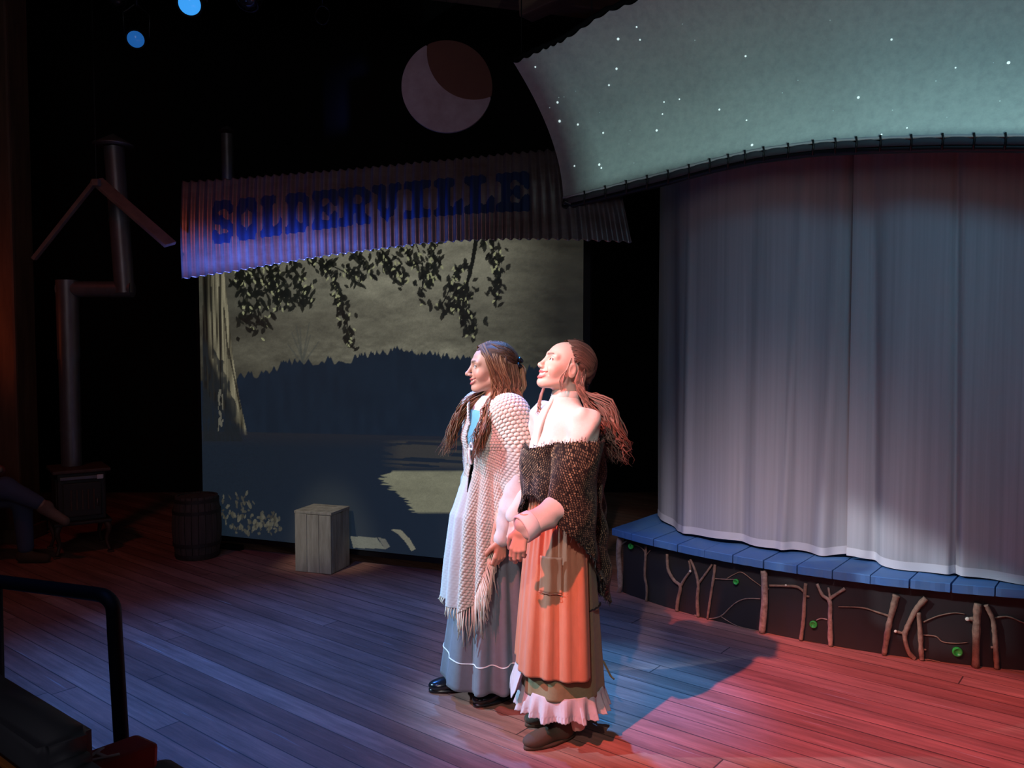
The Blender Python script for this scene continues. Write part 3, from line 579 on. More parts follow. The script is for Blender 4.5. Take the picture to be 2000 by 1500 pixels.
def curtain(name, base, z_top, folds, label, seed, hemf):
    r = np.random.default_rng(seed); pth = np.array(smooth_path([np.array(p, float) for p in base], 24)); seg = np.r_[0, np.cumsum(np.linalg.norm(np.diff(pth, axis=0), axis=1))]; Ln = seg[-1]
    nx, nz = 420, 60; s = np.linspace(0, Ln, nx); x = np.interp(s, seg, pth[:, 0]); y = np.interp(s, seg, pth[:, 1]); tx = np.gradient(x); ty = np.gradient(y); l = np.hypot(tx, ty); nxn, nyn = ty / l, -tx / l
    zt = np.interp(s / Ln, np.linspace(0, 1, len(z_top)), z_top); zb = hemf(s / Ln)
    comp = [(r.uniform(5, 16), r.uniform(0, 6.28), r.uniform(.2, 1)) for _ in range(7)]; V = np.zeros((nz, nx, 3))
    for j in range(nz):
        t = j / (nz - 1); z = zb + (zt - zb) * t; dsp = sum(a * np.sin(k * s * 1.4 + p + .6 * math.sin(t * 2 + p)) for k, p, a in comp) * .0075 * (1.15 - .55 * t)
        for (c, wd, am, lean) in folds:
            cc = c + lean * (1 - t); dsp = dsp + am * np.exp(-((s / Ln - cc) / wd) ** 2) * (.35 + .65 * (1 - t))
        V[j, :, 0] = x + nxn * dsp; V[j, :, 1] = y + nyn * dsp; V[j, :, 2] = z
    loc = V[0, 0].copy(); root = empty(name, tuple(loc), 0, label, 'curtain', 'sheer curtain panels'); V = V - loc
    mesh('drape', V.reshape(-1, 3), grid_faces(nx, nz), M['curtain'], root)
    d = np.stack([nxn, nyn, 0 * nxn], -1); sgn = -1 if (V[0, :, 1] + loc[1] + d[:, 1]).mean() > (V[0, :, 1] + loc[1]).mean() else 1
    h = np.stack([V[0] + d * sgn * .003 - [0, 0, .004], V[0] + (V[1] - V[0]) * .6 + d * sgn * .003, V[1] + (V[2] - V[1]) * .1 + d * sgn * .003]); mesh('hem', h.reshape(-1, 3), grid_faces(nx, 3), M['hem'], root)
    return root
DZ = .435
hem1 = lambda u: DZ + .018 + .006 * np.sin(u * 19) + .02 * np.exp(-((u - .55) / .08) ** 2) + .016 * np.exp(-((u - .97) / .06) ** 2)
hem2 = lambda u: DZ + .014 + .005 * np.sin(u * 23 + 1) + .012 * np.exp(-(u / .05) ** 2)
curtain('stage_curtain', [(1.035, 5.82), (1.085, 5.38), (1.25, 5.10), (1.47, 4.93), (1.72, 4.80), (1.98, 4.70)], [2.82, 2.80, 2.76, 2.76], [(.35, .02, .02, .0), (.62, .03, -.03, -.03), (.80, .02, .035, -.05), (.93, .03, .05, -.05)],
        'left sheer grey-white curtain panel hanging over the end of the platform', 5, hem1)
curtain('stage_curtain', [(1.90, 4.66), (2.05, 4.52), (2.25, 4.37), (2.62, 4.17), (3.1, 4.0), (3.7, 3.95)], [2.77, 2.74, 2.70, 2.66, 2.66], [(.05, .02, -.05, .02), (.26, .010, -.045, .02), (.47, .012, -.05, .0), (.52, .02, .04, .0), (.75, .02, -.04, .0)],
        'right sheer grey-white curtain panel, overlapping the left one and running out of view', 9, hem2)
tr = empty('curtain_track', (1.03, 5.8, 2.83), 0, 'dark curved curtain track above the sheer curtains', 'curtain rail')
q = MB(); q.tube([np.array([x, y, z]) - np.array([1.03, 5.8, 2.83]) for x, y, z in smooth_path([(1.0, 5.86, 2.85), (1.085, 5.38, 2.83), (1.25, 5.10, 2.81), (1.47, 4.93, 2.79), (1.94, 4.68, 2.785), (2.25, 4.40, 2.76), (2.62, 4.2, 2.73), (3.1, 4.02, 2.69), (3.75, 3.97, 2.69)], 6)], .018, 8)
q.build('rail', M['blackmetal'], tr, True)
for x, y, z in ((1.085, 5.38, 2.83), (1.94, 4.68, 2.78), (3.1, 4.02, 2.69)):
    q = MB(); q.tube([np.array([x - 1.03, y - 5.8, z - 2.83]), np.array([x - 1.03, y - 5.8, 5.89 - 2.83])], .004, 6); q.build('hanging_wire', M['blackmetal'], tr)

# ================================================================== ROUND PLATFORM
CC = np.array([3.38, 7.21]); Uv = np.array([.62, .7846]); Wv = np.array([.7846, -.62]); RD, RF = 3.215, 3.155
plat = empty('round_platform', (CC[0], CC[1], 0), 0, 'curved low platform with blue plank deck and black front decorated with branches', 'platform')
M['deck'] = mat('deck_blue_paint', (.055, .17, .42, 1), .6, noise=((7, 7, 7), (.09, .20, .38, 1), .9), bump=(v3(40), .2, .003))
def add_wear(m):
    nt = m.node_tree; b = nt.nodes['Principled BSDF']; N = nt.nodes.new; L = nt.links.new; src = b.inputs['Base Color'].links[0].from_socket
    tc = N('ShaderNodeTexCoord'); mp = N('ShaderNodeMapping'); mp.inputs['Scale'].default_value = (9, 14, 9); mp.inputs['Rotation'].default_value = (0, 0, .6); L(tc.outputs['Object'], mp.inputs[0]); nz = N('ShaderNodeTexNoise'); nz.inputs['Scale'].default_value = 1; nz.inputs['Detail'].default_value = 7; nz.inputs['Roughness'].default_value = .75; L(mp.outputs[0], nz.inputs['Vector'])
    r = N('ShaderNodeMapRange'); r.inputs['From Min'].default_value = .66; r.inputs['From Max'].default_value = .72; L(nz.outputs['Fac'], r.inputs['Value']); mx = N('ShaderNodeMix'); mx.data_type = 'RGBA'; L(r.outputs[0], mx.inputs['Factor']); L(src, mx.inputs['A']); mx.inputs['B'].default_value = (.38, .33, .32, 1); L(mx.outputs['Result'], b.inputs['Base Color'])
add_wear(M['deck'])
qc, pc = float(CC @ Wv), float(CC @ Uv); q = MB(); k = 0; q0 = -2.875; bw = .186
while q0 < 1.2:
    ga = random.choice([.004, .006, .009]); a, b_ = q0, q0 + bw - ga; n = 8; front = []
    for i in range(n + 1):
        qq = a + (b_ - a) * i / n; front.append((qq, pc - math.sqrt(max(RD * RD - (qq - qc) ** 2, .01)) + random.choice([0, 0, .003])))
    ring = front + [(b_, pc + .9), (a, pc + .9)]
    zt = DZ + random.uniform(-.002, .002); pts = [(Uv * p_ + Wv * q_ - CC) for q_, p_ in ring]; N_ = len(pts); v = []; e = .004
    cen = np.mean(pts, axis=0)
    for z_, ins in ((DZ - .046, 0), (zt - e, 0), (zt, e)):
        for p_ in pts: dd = (cen - p_); dd /= np.linalg.norm(dd); v.append((*(p_ + dd * ins), z_))
    f = [tuple(range(N_))[::-1], tuple(range(2 * N_, 3 * N_))]
    for L0 in (0, N_):
        for i in range(N_): f.append((L0 + i, L0 + (i + 1) % N_, L0 + N_ + (i + 1) % N_, L0 + N_ + i))
    q.add(v, f); q0 += bw; k += 1
q.build('plank_deck', M['deck'], plat)
# black front board following the arc, and the end board
a0 = math.atan2(5.47 - CC[1], .735 - CC[0]); a0 = a0 % (2 * PI); a1 = 2 * PI - .2; q = MB(); v = []; f = []; n = 80
for i in range(n + 1):
    a = a0 + (a1 - a0) * i / n
    for r_ in (RF, RF - .02):
        for z_ in (0.002, DZ - .045): v.append((r_ * math.cos(a), r_ * math.sin(a), z_))
for i in range(n):
    o_ = i * 4; f += [(o_, o_ + 4, o_ + 5, o_ + 1), (o_ + 2, o_ + 3, o_ + 7, o_ + 6), (o_ + 1, o_ + 5, o_ + 7, o_ + 3), (o_, o_ + 2, o_ + 6, o_ + 4)]
f += [(0, 1, 3, 2), (4 * n, 4 * n + 2, 4 * n + 3, 4 * n + 1)]
q.add(v, f); e0 = np.array([RF * math.cos(a0), RF * math.sin(a0)]); e1 = e0 + Uv * 3.2; mid = (e0 + e1) / 2 + Wv * .012
q.box((mid[0], mid[1], (DZ - .045) / 2), (3.2, .02, DZ - .05), Matrix.Rotation(math.atan2(Uv[1], Uv[0]), 3, 'Z')); q.build('front_board', M['fascia'], plat)
def onfas(px, py, off=.02):
    d = ray(px, py); o = np.array([0, 0]); a = d[0] ** 2 + d[1] ** 2; b_ = -2 * (d[:2] @ CC); c = CC @ CC - (RF + off) ** 2; t = (-b_ - math.sqrt(b_ * b_ - 4 * a * c)) / (2 * a)
    return np.array([0, 0, CAM_H]) + d * t - np.array([CC[0], CC[1], 0])
def Z1_(x, y): return 1180 + x / 4.167, 980 + y / 4.167
def Z2_(x, y): return 1580 + x / 4.167, 980 + y / 4.167
BR = [(Z1_, 'p', [([(130, 290), (116, 420), (125, 560), (131, 680), (120, 768)], .019, .016), ([(138, 345), (165, 330), (185, 318)], .007, .004)]),
      (Z1_, 'b', [([(340, 360), (335, 480), (330, 600), (346, 700), (342, 858)], .0085, .008), ([(340, 420), (300, 372), (250, 350)], .005, .003), ([(345, 430), (375, 395)], .004, .002)]),
      (Z1_, 'b', [([(512, 425), (520, 550), (570, 640), (620, 690), (600, 800), (592, 910)], .009, .012), ([(620, 690), (660, 620), (700, 560), (690, 480)], .009, .006)]),
      (Z1_, 'b', [([(700, 468), (740, 560), (765, 670), (758, 800), (765, 962)], .008, .011), ([(768, 665), (830, 580), (878, 512)], .008, .006), ([(735, 930), (765, 950)], .006, .007)]),
      (Z1_, 'b', [([(902, 512), (890, 620), (868, 760), (840, 975)], .009, .007), ([(895, 625), (1000, 632), (1060, 632)], .004, .003), ([(1000, 625), (1060, 590), (1120, 575), (1200, 632), (1280, 690)], .0028, .0028)]),
      (Z1_, 't', [([(850, 965), (950, 930), (1060, 830), (1150, 790), (1270, 790)], .0042, .003), ([(950, 935), (1080, 1010), (1260, 1075)], .003, .002)]),
      (Z1_, 'p', [([(1300, 560), (1306, 800), (1283, 1103)], .021, .018), ([(1320, 705), (1335, 715)], .009, .006)]),
      (Z1_, 'b', [([(1345, 682), (1480, 685), (1570, 692), (1628, 735)], .006, .008), ([(1640, 665), (1630, 800), (1622, 960), (1600, 1168)], .009, .012), ([(1632, 765), (1670, 772)], .007, .005)]),
      (Z2_, 'p', [([(65, 668), (110, 760), (168, 812), (172, 950), (175, 1222)], .008, .014), ([(292, 706), (180, 782), (170, 820)], .008, .009), ([(158, 698), (172, 790)], .005, .007), ([(150, 960), (100, 950), (60, 965)], .004, .003)]),
      (Z2_, 'b', [([(712, 760), (690, 850), (652, 1000), (610, 1300)], .018, .014), ([(652, 930), (560, 900), (430, 862), (240, 855)], .006, .0025)]),
      (Z2_, 'b', [([(952, 785), (870, 880), (802, 1020), (780, 1100), (810, 1220), (862, 1348)], .015, .011), ([(785, 1075), (710, 1055)], .008, .007)]),
      (Z2_, 'b', [([(890, 900), (905, 1050), (913, 1200), (918, 1358)], .012, .013), ([(930, 980), (1050, 930), (1180, 905), (1270, 915)], .004, .002), ([(920, 1085), (1030, 1095), (1090, 1140), (1200, 1152), (1290, 1145)], .004, .002), ([(940, 1300), (980, 1285), (1030, 1330), (1065, 1372)], .004, .002), ([(920, 1200), (955, 1206)], .006, .004)]),
      (Z2_, 'b', [([(1375, 830), (1365, 1000), (1355, 1412)], .019, .019), ([(1350, 955), (1292, 955)], .011, .010)]),
      (Z2_, 'b', [([(1438, 840), (1490, 940), (1510, 1050), (1520, 1200), (1527, 1428)], .012, .013), ([(1510, 945), (1620, 935), (1750, 985), (1800, 990)], .0045, .003), ([(1480, 1185), (1545, 1185)], .006, .005)])]
cuts = [(Z2_, 705, 1055, .008), (Z2_, 1290, 955, .011), (Z1_, 700, 566, .008), (Z1_, 1478, 680, .006)]
for fn, kd, segs in BR:
    q = MB()
    for pts, ra, rb in segs:
        r_ = max(ra, rb); W3 = [onfas(*fn(x, y), off=r_ + .002) for x, y in pts]
        for p_ in W3: p_[2] = min(max(p_[2], .004), DZ - .05)
        sp = smooth_path(W3, 6); q.tube(sp, [(ra + (rb - ra) * i / (len(sp) - 1)) * random.uniform(.88, 1.14) for i in range(len(sp))], 9)
    q.build('twig' if kd == 't' else 'branch', M['bark_pale'] if kd == 'p' else M['bark'], plat, True)
for fn, x, y, r_ in cuts:
    c = onfas(*fn(x, y), off=.018); q = MB(); b = bmesh.new(); bmesh.ops.create_icosphere(b, subdivisions=2, radius=r_); b.verts.index_update(); q.add([np.array(vv.co) + c for vv in b.verts], [[vv.index for vv in ff.verts] for ff in b.faces]); b.free()
    o = q.build('cut_end', M['cut'], plat, True); o['label'] = 'pale sawn branch end'
for fn, x, y, r_, lv in [(Z1_, 218, 362, .021, 1), (Z1_, 1073, 652, .017, 0), (Z1_, 1703, 998, .021, 0), (Z2_, 1208, 1222, .025, 0)]:
    c = onfas(*fn(x, y), off=.012); n_ = c[:2] / np.linalg.norm(c[:2]); R = Matrix(((-n_[1], 0, n_[0]), (n_[0], 0, n_[1]), (0, 1, 0)))
    q = MB(); k_ = r_; q.lathe([(0, .004), (k_ * .55, .004), (k_ * .62, .008), (k_ * .85, .010), (k_, .004), (k_, -.012), (0, -.012)], c, 20, R); o = q.build('bottle_disc', M['glass_green'], plat, True); o['label'] = 'round green bottle-glass disc'
# ================================================================== CRATE, BARREL, STOVE, PIPES, GABLE
def crate():
    fl, fr, br = G(576.6, 1116), G(647, 1123), G(683, 1104.6)
    ex = (fr - fl); W_ = np.linalg.norm(ex); ex /= W_; ey = np.array([-ex[1], ex[0], 0]); D_ = .27; H_ = .452; cen = (fl + fr) / 2 + ey * D_ / 2
    root = empty('wooden_crate', (cen[0], cen[1], 0), math.atan2(ex[1], ex[0]), 'tall grey weathered wooden crate standing before the lake screen', 'crate')
    def pane(name, axis, sgn):
        q = MB(); n = 3; wd = (W_ if axis == 'y' else D_) / n
        for i in range(n):
            o_ = -(W_ if axis == 'y' else D_) / 2 + wd * (i + .5); hh = H_ - .022 - random.uniform(0, .006)
            if axis == 'y': q.box((o_, sgn * (D_ / 2 - .009), hh / 2 + .003), (wd - .003, .018, hh), bev=.003)
            else: q.box((sgn * (W_ / 2 - .009), o_ * (D_ - .036) / D_, hh / 2 + .003), (.018, (wd - .003) * (D_ - .036) / D_, hh), bev=.003)
        q.build(name, M['graywood'], root)
    pane('front_boards', 'y', -1); pane('back_boards', 'y', 1); pane('side_boards', 'x', 1); pane('side_boards', 'x', -1)
    q = MB()
    for i in range(3): q.box((0, -D_ / 2 + D_ / 3 * (i + .5), H_ - .011), (W_ + .008, D_ / 3 - .003 + .003, .02), bev=.003)
    q.build('lid_boards', M['graywood'], root)
crate()
def barrel():
    c = G(386, 1086); root = empty('wooden_barrel', (c[0], c[1], 0), 0, 'small dark wooden barrel beside the left edge of the screen', 'barrel')
    H_ = .48; prof = lambda t: .158 + .026 * math.sin(t * PI); n = 22; q = MB()
    for k in range(n):
        a0, a1 = 2 * PI * k / n + .012, 2 * PI * (k + 1) / n - .012; v = []; f = []
        for i in range(13):
            t = i / 12
            for a in (a0, (a0 + a1) / 2, a1):
                for d in (0, -.016): v.append(((prof(t) + d) * math.cos(a), (prof(t) + d) * math.sin(a), .004 + t * H_))
        for i in range(12):
            b = i * 6; f += [(b, b + 2, b + 8, b + 6), (b + 2, b + 4, b + 10, b + 8), (b + 1, b + 7, b + 9, b + 3), (b + 3, b + 9, b + 11, b + 5), (b, b + 6, b + 7, b + 1), (b + 4, b + 5, b + 11, b + 10)]
        f += [(72, 74, 75, 73), (74, 76, 77, 75), (0, 1, 3, 2), (2, 3, 5, 4)]
        q.add(v, f)
    q.build('staves', M['barrel'], root)
    q = MB(); q.lathe([(0, H_ - .006), (.146, H_ - .006), (.146, H_ - .022), (0, H_ - .022)], n=32); q.build('lid', M['barrel'], root)
    for t in (.06, .24, .76, .94):
        q = MB(); r_ = prof(t); q.lathe([(r_ + .001, t * H_ - .012), (r_ + .005, t * H_ - .012), (r_ + .005, t * H_ + .014), (r_ + .001, t * H_ + .014)], n=40); q.build('hoop', M['iron'], root)
barrel()
def stove():
    fx, fy = G(200, 1080)[:2]; c = G(152, 1082); sc = 6.55 / F_PX; cx, cy = P(155, 1000, 6.62)[:2]
    root = empty('wood_stove', (cx, cy, 0), math.radians(35), 'dark cast-iron wood stove on curved legs beside the timber column', 'stove')
    Wd, Dp, z0, z1 = .34, .36, .27, .655
    q = MB(); q.box((0, 0, (z0 + z1) / 2), (Wd, Dp, z1 - z0), bev=.012)
    for sx in (-1, 1): q.box((sx * (Wd / 2 + .002), 0, (z0 + z1) / 2), (.012, Dp - .09, z1 - z0 - .1), bev=.004)
    q.build('firebox', M['iron'], root)
    q = MB(); q.box((0, 0, z1 + .012), (Wd + .07, Dp + .07, .028), bev=.008); q.build('top_plate', M['rust'], root)
    q = MB(); q.box((0, 0, z0 - .012), (Wd + .07, Dp + .07, .026), bev=.008); q.build('base_plate', M['iron'], root)
    q = MB(); q.box((0, -Dp / 2 - .012, (z0 + z1) / 2 - .02), (Wd - .07, .024, z1 - z0 - .12), bev=.008); d = q.build('door', M['iron'], root)
    q = MB(); 
    for i in range(5): q.box((-.08 + i * .04, -Dp / 2 - .028, (z0 + z1) / 2 - .02), (.012, .008, .16), bev=.003)
    q.build('grille', M['rust'], d)
    q = MB(); q.tube([(.10, -Dp / 2 - .02, .44), (.10, -Dp / 2 - .06, .44), (.10, -Dp / 2 - .06, .39)], .007, 8); q.build('handle', M['galv'], d, True)
    q = MB(); q.box((.0, -Dp / 2 - .022, z1 - .04), (Wd - .03, .02, .028), bev=.006); q.build('ash_rail', M['galv'], root)
    q = MB(); q.box((.125, -Dp / 2 - .035, z1 - .04), (.045, .02, .034), bev=.006); q.build('latch', M['whitepaint'], root)
    for sx in (-1, 1):
        for sy in (-1, 1):
            q = MB(); b = np.array([sx * (Wd / 2 - .01), sy * (Dp / 2 - .01), 0]); o_ = np.array([sx, sy, 0]) * .7
            pts = smooth_path([b + o_ * .01 + [0, 0, .255], b + o_ * .035 + [0, 0, .19], b + o_ * .01 + [0, 0, .10], b + o_ * .04 + [0, 0, .018]], 6)
            q.tube(pts, [.030 - .017 * min(1, i / 12) for i in range(len(pts))], 8); q.box(tuple(b + o_ * .045 + [0, 0, .008]), (.045, .045, .014), bev=.004); q.build('leg', M['rust'], root, True)
    # flue
    Yp = cy + .03; X = lambda px: (px - 1000) / F_PX * Yp; Zp = lambda py: P(500, py, Yp)[2]
    fl = empty('stove_pipe', (X(135), Yp, z1 + .03), 0, 'galvanised stove pipe with a sideways jog and conical cap above the stove', 'pipe'); o0 = np.array([X(135), Yp, z1 + .03]); r_ = .077
    def seg(name, a, b_, r=r_): q = MB(); q.tube([np.array(a) - o0, np.array(b_) - o0], r, 28); o = q.build(name, M['galv'], fl); auto_smooth(o); return o
    def seam(a, r=r_ + .005): q = MB(); q.tube([np.array(a) - o0 - [0, 0, .008], np.array(a) - o0 + [0, 0, .008]], r, 28); auto_smooth(q.build('seam_band', M['galv'], fl))
    zl = Zp(565); x2 = X(247)
    seg('pipe_section', (X(135), Yp, z1 + .028), (X(135), Yp, Zp(700))); seg('pipe_section', (X(135), Yp, Zp(702)), (X(135), Yp, zl + .072), r_ + .006); seam((X(135), Yp, Zp(840)))
    seg('pipe_section', (X(119), Yp, zl), (X(262), Yp, zl), .064); seg('pipe_section', (x2, Yp, zl - .03), (x2 - .06, Yp, Zp(288)), .075); seam((x2 - .03, Yp, Zp(430)), .08)
    q = MB(); q.lathe([(.0, .085), (.15, .0), (.152, -.008), (.0, -.008)], np.array([x2 - .065, Yp, Zp(282)]) - o0, 32); q.lathe([(.02, -.06), (.03, 0)], np.array([x2 - .065, Yp, Zp(282)]) - o0, 12); q.build('rain_cap', M['galv'], fl, True)
stove()
p = P(444, 300, 7.5); sp2 = empty('vent_pipe', (p[0], 7.5, 2.0), 0, 'thin metal chimney pipe rising behind the corrugated sign', 'pipe'); q = MB(); q.tube([(0, 0, 0), (0, 0, P(444, 262, 7.5)[2] - 2.0)], .05, 24); auto_smooth(q.build('pipe_section', M['galv'], sp2))
q = MB(); q.lathe([(0, .05), (.075, 0), (0, 0)], (0, 0, P(444, 256, 7.5)[2] - 2.0), 24); q.build('rain_cap', M['galv'], sp2); q = MB(); q.tube([(0, 0, -2.0), (0, 0, 0)], .02, 8); q.build('stand', M['blackmetal'], sp2)
def gable():
    Yg = 6.35; a, b_, c = P(66, 506, Yg + .1), P(188, 352, Yg), P(333, 478, Yg - .1); root = empty('gable_frame', tuple(b_), 0, 'two boards joined as a hanging roof gable in front of the stove pipe', 'stage prop')
    def board(p0, p1, thick, depth, tilt=0):
        d = Vector(p1 - p0); x = d.normalized(); y = Vector((0, 1, 0)); y = (y - x * y.dot(x)).normalized(); z = x.cross(y); R = Matrix((x, y, z)).transposed() @ Matrix.Rotation(tilt, 3, 'X')
        q = MB(); q.box(tuple((np.array(p0) + p1) / 2 - b_), (d.length, depth, thick), R, bev=.004); q.build('board', M['boardwood'], root)
    board(a, b_, .030, .045, math.radians(0)); board(b_, c, .028, .11, math.radians(30))
    q = MB(); q.box((.03, -.06, -.03), (.05, .05, .05), bev=.005); q.build('corner_block', M['boardwood'], root)
    q = MB(); q.tube([(0, .0, .0), (0, 0, 5.89 - b_[2])], .003, 6); q.build('hanging_wire', M['blackmetal'], root)
gable()

# ================================================================== STAGE LIGHTS
def lamp(px, py, Y, r_, aim, on, label, group='stage lights'):
    c = P(px, py, Y); d = Vector(aim) - Vector(c); R = d.to_track_quat('Z', 'Y').to_matrix(); root = empty('stage_light', tuple(c), 0, label, 'stage light', group)
    q = MB(); q.lathe([(r_ * .96, 0), (r_ * 1.12, .0), (r_ * 1.12, -.05), (r_ * 1.25, -.06), (r_ * 1.25, -.24), (r_ * .7, -.30), (0, -.30)], n=28, rot=R); q.build('housing', M['blackmetal'], root, False); 
    q = MB(); q.lathe([(r_ * .96, -.012), (r_ * .8, .004), (r_ * .4, .016), (0, .02)], n=28, rot=R); ln = q.build('lens', M['lens_on'] if on == 2 else M['lens_dim'] if on else M['lens_off'], root, True)
    if on:
        q = MB(); q.lathe([(r_ * .5, 0), (r_ * .45, .01), (0, .016)], (0, 0, r_ * .35), 20, R); q.build('lamp_glow', M['glow'], ln, True)
    top = Vector((0, 0, .30)); x = R @ Vector((1, 0, 0)); bk = R @ Vector((0, 0, -.14)); q = MB()
    q.tube([bk + x * r_ * 1.35, bk + x * r_ * 1.5 + Vector((0, 0, .16)), bk + Vector((0, 0, .24)), bk - x * r_ * 1.5 + Vector((0, 0, .16)), bk - x * r_ * 1.35], .010, 6); q.tube([bk + Vector((0, 0, .22)), bk + Vector((0, 0, 5.6 - c[2]))], .016, 8); q.build('yoke', M['blackmetal'], root, True)
M['lens_on'] = mat('lens_bright_blue', (.02, .1, .3, 1), .1, emit=(.05, .38, 1.0, 1), estr=.9)
M['lens_dim'] = mat('lens_blue', (.02, .08, .25, 1), .1, emit=(.02, .16, .55, 1), estr=.55)
M['lens_off'] = mat('lens_dark', (.02, .02, .025, 1), .1)
M['glow'] = mat('lamp_glow', (.1, .4, .8, 1), .3, emit=(.10, .62, 1.0, 1), estr=2.2)
lamp(265, 77, 6.2, .062, (-.6, .2, .5), 1, 'stage light with a round blue glowing lens at upper left')
lamp(370, 8, 5.9, .078, (-.6, 0.0, .5), 2, 'brightest blue stage light, cut by the top edge of the frame')
lamp(482, 6, 5.7, .07, (-2.5, 3.5, 0), 0, 'unlit black stage light just right of the brightest blue one')
lamp(232, 4, 6.3, .05, (0.5, 3.5, 0), 0, 'small unlit black stage light at the top edge, left of the blue ones')
gp = empty('lighting_pipe', (-4.2, 6.0, 5.55), 0, 'long black lighting pipe near the ceiling carrying the stage lights', 'pipe'); q = MB(); q.tube([(0, .25, 0), (8.2, -.15, 0)], .024, 12); q.build('tube', M['blackmetal'], gp, True)
for x_ in (.6, 3.5, 6.8):
    q = MB(); q.tube([(x_, .22 - .05 * x_, 0), (x_, .22 - .05 * x_, .34)], .006, 6); q.build('hanger', M['blackmetal'], gp, True)

# coil of cable on the ceiling beam
cc = P(630, 30, 6.3); cb = empty('cable_coil', tuple(cc), 0, 'black coil of cable hanging among the ceiling beams', 'cable'); q = MB(); q.tube([(.055 * math.cos(a), .01 * math.sin(3 * a), .065 * math.sin(a)) for a in np.linspace(0, 6 * PI, 80)], .005, 6); q.tube([(0, 0, .06), (0, 0, 5.4 - cc[2])], .004, 6); q.build('cable', M['blackmetal'], cb, True)

# ================================================================== FOREGROUND RAIL AND SEATS
Yr = 2.32; rb = P(228, 1300, Yr)
rail = empty('handrail', (rb[0], Yr, 0), 0, 'black tubular handrail with rounded corner in the left foreground', 'handrail')
q = MB(); o0 = np.array([rb[0], Yr, 0]); b1 = P(222, 1165, Yr); pa = P(-260, 1100, 2.75); pb = P(186, 1160, Yr + .04); pc_ = P(219, 1180, Yr); pd_ = P(224, 1230, Yr); pe = P(238, 1460, Yr); pf = pe + (pe - pd_) * 3; pf = np.array([pe[0] + .01, Yr, 0.012])
q.tube([p_ - o0 for p_ in [pa, P(0, 1136, 2.5)] + smooth_path([pb, P(205, 1165, Yr + .01), pc_, P(222.5, 1200, Yr), pd_], 5) + [pe, pf]], .0205, 18); q.build('tube', M['rail'], rail, True)
q = MB(); q.lathe([(.0, .012), (.055, .012), (.06, .0), (0, 0)], (pf[0] - o0[0], 0, 0), 24); q.build('floor_flange', M['rail'], rail)
pl = P(-10, 1300, 2.5); q = MB(); q.tube([P(-10, 1140, 2.5) - o0, np.array([pl[0], 2.5, .0]) - o0], .0205, 16); q.build('tube', M['rail'], rail, True)
def seat_at(loc, rz, label):
    root = empty('theatre_seat', loc, rz, label, 'theatre seat', 'audience seats'); return root
# near seat: padded back seen from behind-right, wooden shell
def backrest(name_label, A_, B_, drop, thick, back):
    # top edge from A_ to B_; the slab hangs 'drop' below and is 'thick' deep
    A_ = np.array(A_); B_ = np.array(B_); d = B_ - A_; L_ = np.linalg.norm(d); x = Vector(d / L_); z = Vector((0, 0, 1)); z = (z - x * z.dot(x)).normalized(); y = z.cross(x)
    R = Matrix((x, y, z)).transposed(); root = empty('theatre_seat', tuple((A_ + B_) / 2 - np.array([0, 0, (A_[2] + B_[2]) / 2])), 0, name_label, 'theatre seat', 'audience seats')
    o_ = Vector((0, 0, (A_[2] + B_[2]) / 2)); q = MB(); b = bmesh.new(); bmesh.ops.create_cube(b, size=1)
    for v_ in b.verts: v_.co = Vector((v_.co.x * L_, v_.co.y * thick, v_.co.z * drop))
    ed = [e for e in b.edges if abs((e.verts[0].co - e.verts[1].co).normalized().y) > .9]; bmesh.ops.bevel(b, geom=ed, offset=.055, segments=8, affect='EDGES')
    ed = [e for e in b.edges if len(e.link_faces) == 2 and e.calc_face_angle(0) > 1.2]; bmesh.ops.bevel(b, geom=ed, offset=.014, segments=3, affect='EDGES', clamp_overlap=True); b.verts.index_update()
    q.add([o_ + R @ (Vector(v_.co) + Vector((0, 0, -drop / 2))) for v_ in b.verts], [[v_.index for v_ in f_.verts] for f_ in b.faces]); b.free(); q.build('back_pad', M['seatpad'], root, True)
    q = MB(); q.box(tuple(o_ + R @ Vector((-.01, back * (thick / 2 + .008), -drop / 2 - .035))), (L_ - .03, .018, drop - .06), R, bev=.006); q.build('back_shell', M['seatwood'], root)
    q = MB(); q.box(tuple(o_ + R @ Vector((-.01, back * (thick / 2 + .015), -.062))), (L_ - .08, .010, .008), R, bev=.002); q.build('lit_edge_strip', M['orangelight'], root)  # thin bright strip painted as the orange light catching the back's edge
    zf = o_.z - drop + .05
    for s_ in (-1, 1):
        q = MB(); c_ = o_ + R @ Vector((s_ * (L_ / 2 - .06), 0, -drop)); q.box((c_.x, c_.y, max(c_.z, .1) / 2), (.05, .05, max(c_.z, .1) + .03), bev=.006); q.build('leg', M['blackmetal'], root)
    c_ = o_ + R @ Vector((0, -back * .22, -drop - .0)); q = MB(); q.box((c_.x, c_.y, max(c_.z, .38)), (L_ * .8, .34, .09), Matrix.Rotation(math.atan2(x.y, x.x), 3, 'Z'), bev=.03); q.build('seat_cushion', M['seatpad'], root, True)
    return root
backrest('padded theatre seat with wooden back, orange light painted along its edge, in the bottom left corner', P(-75, 1300, 1.62), P(163, 1450, 1.28), .36, .085, -1)
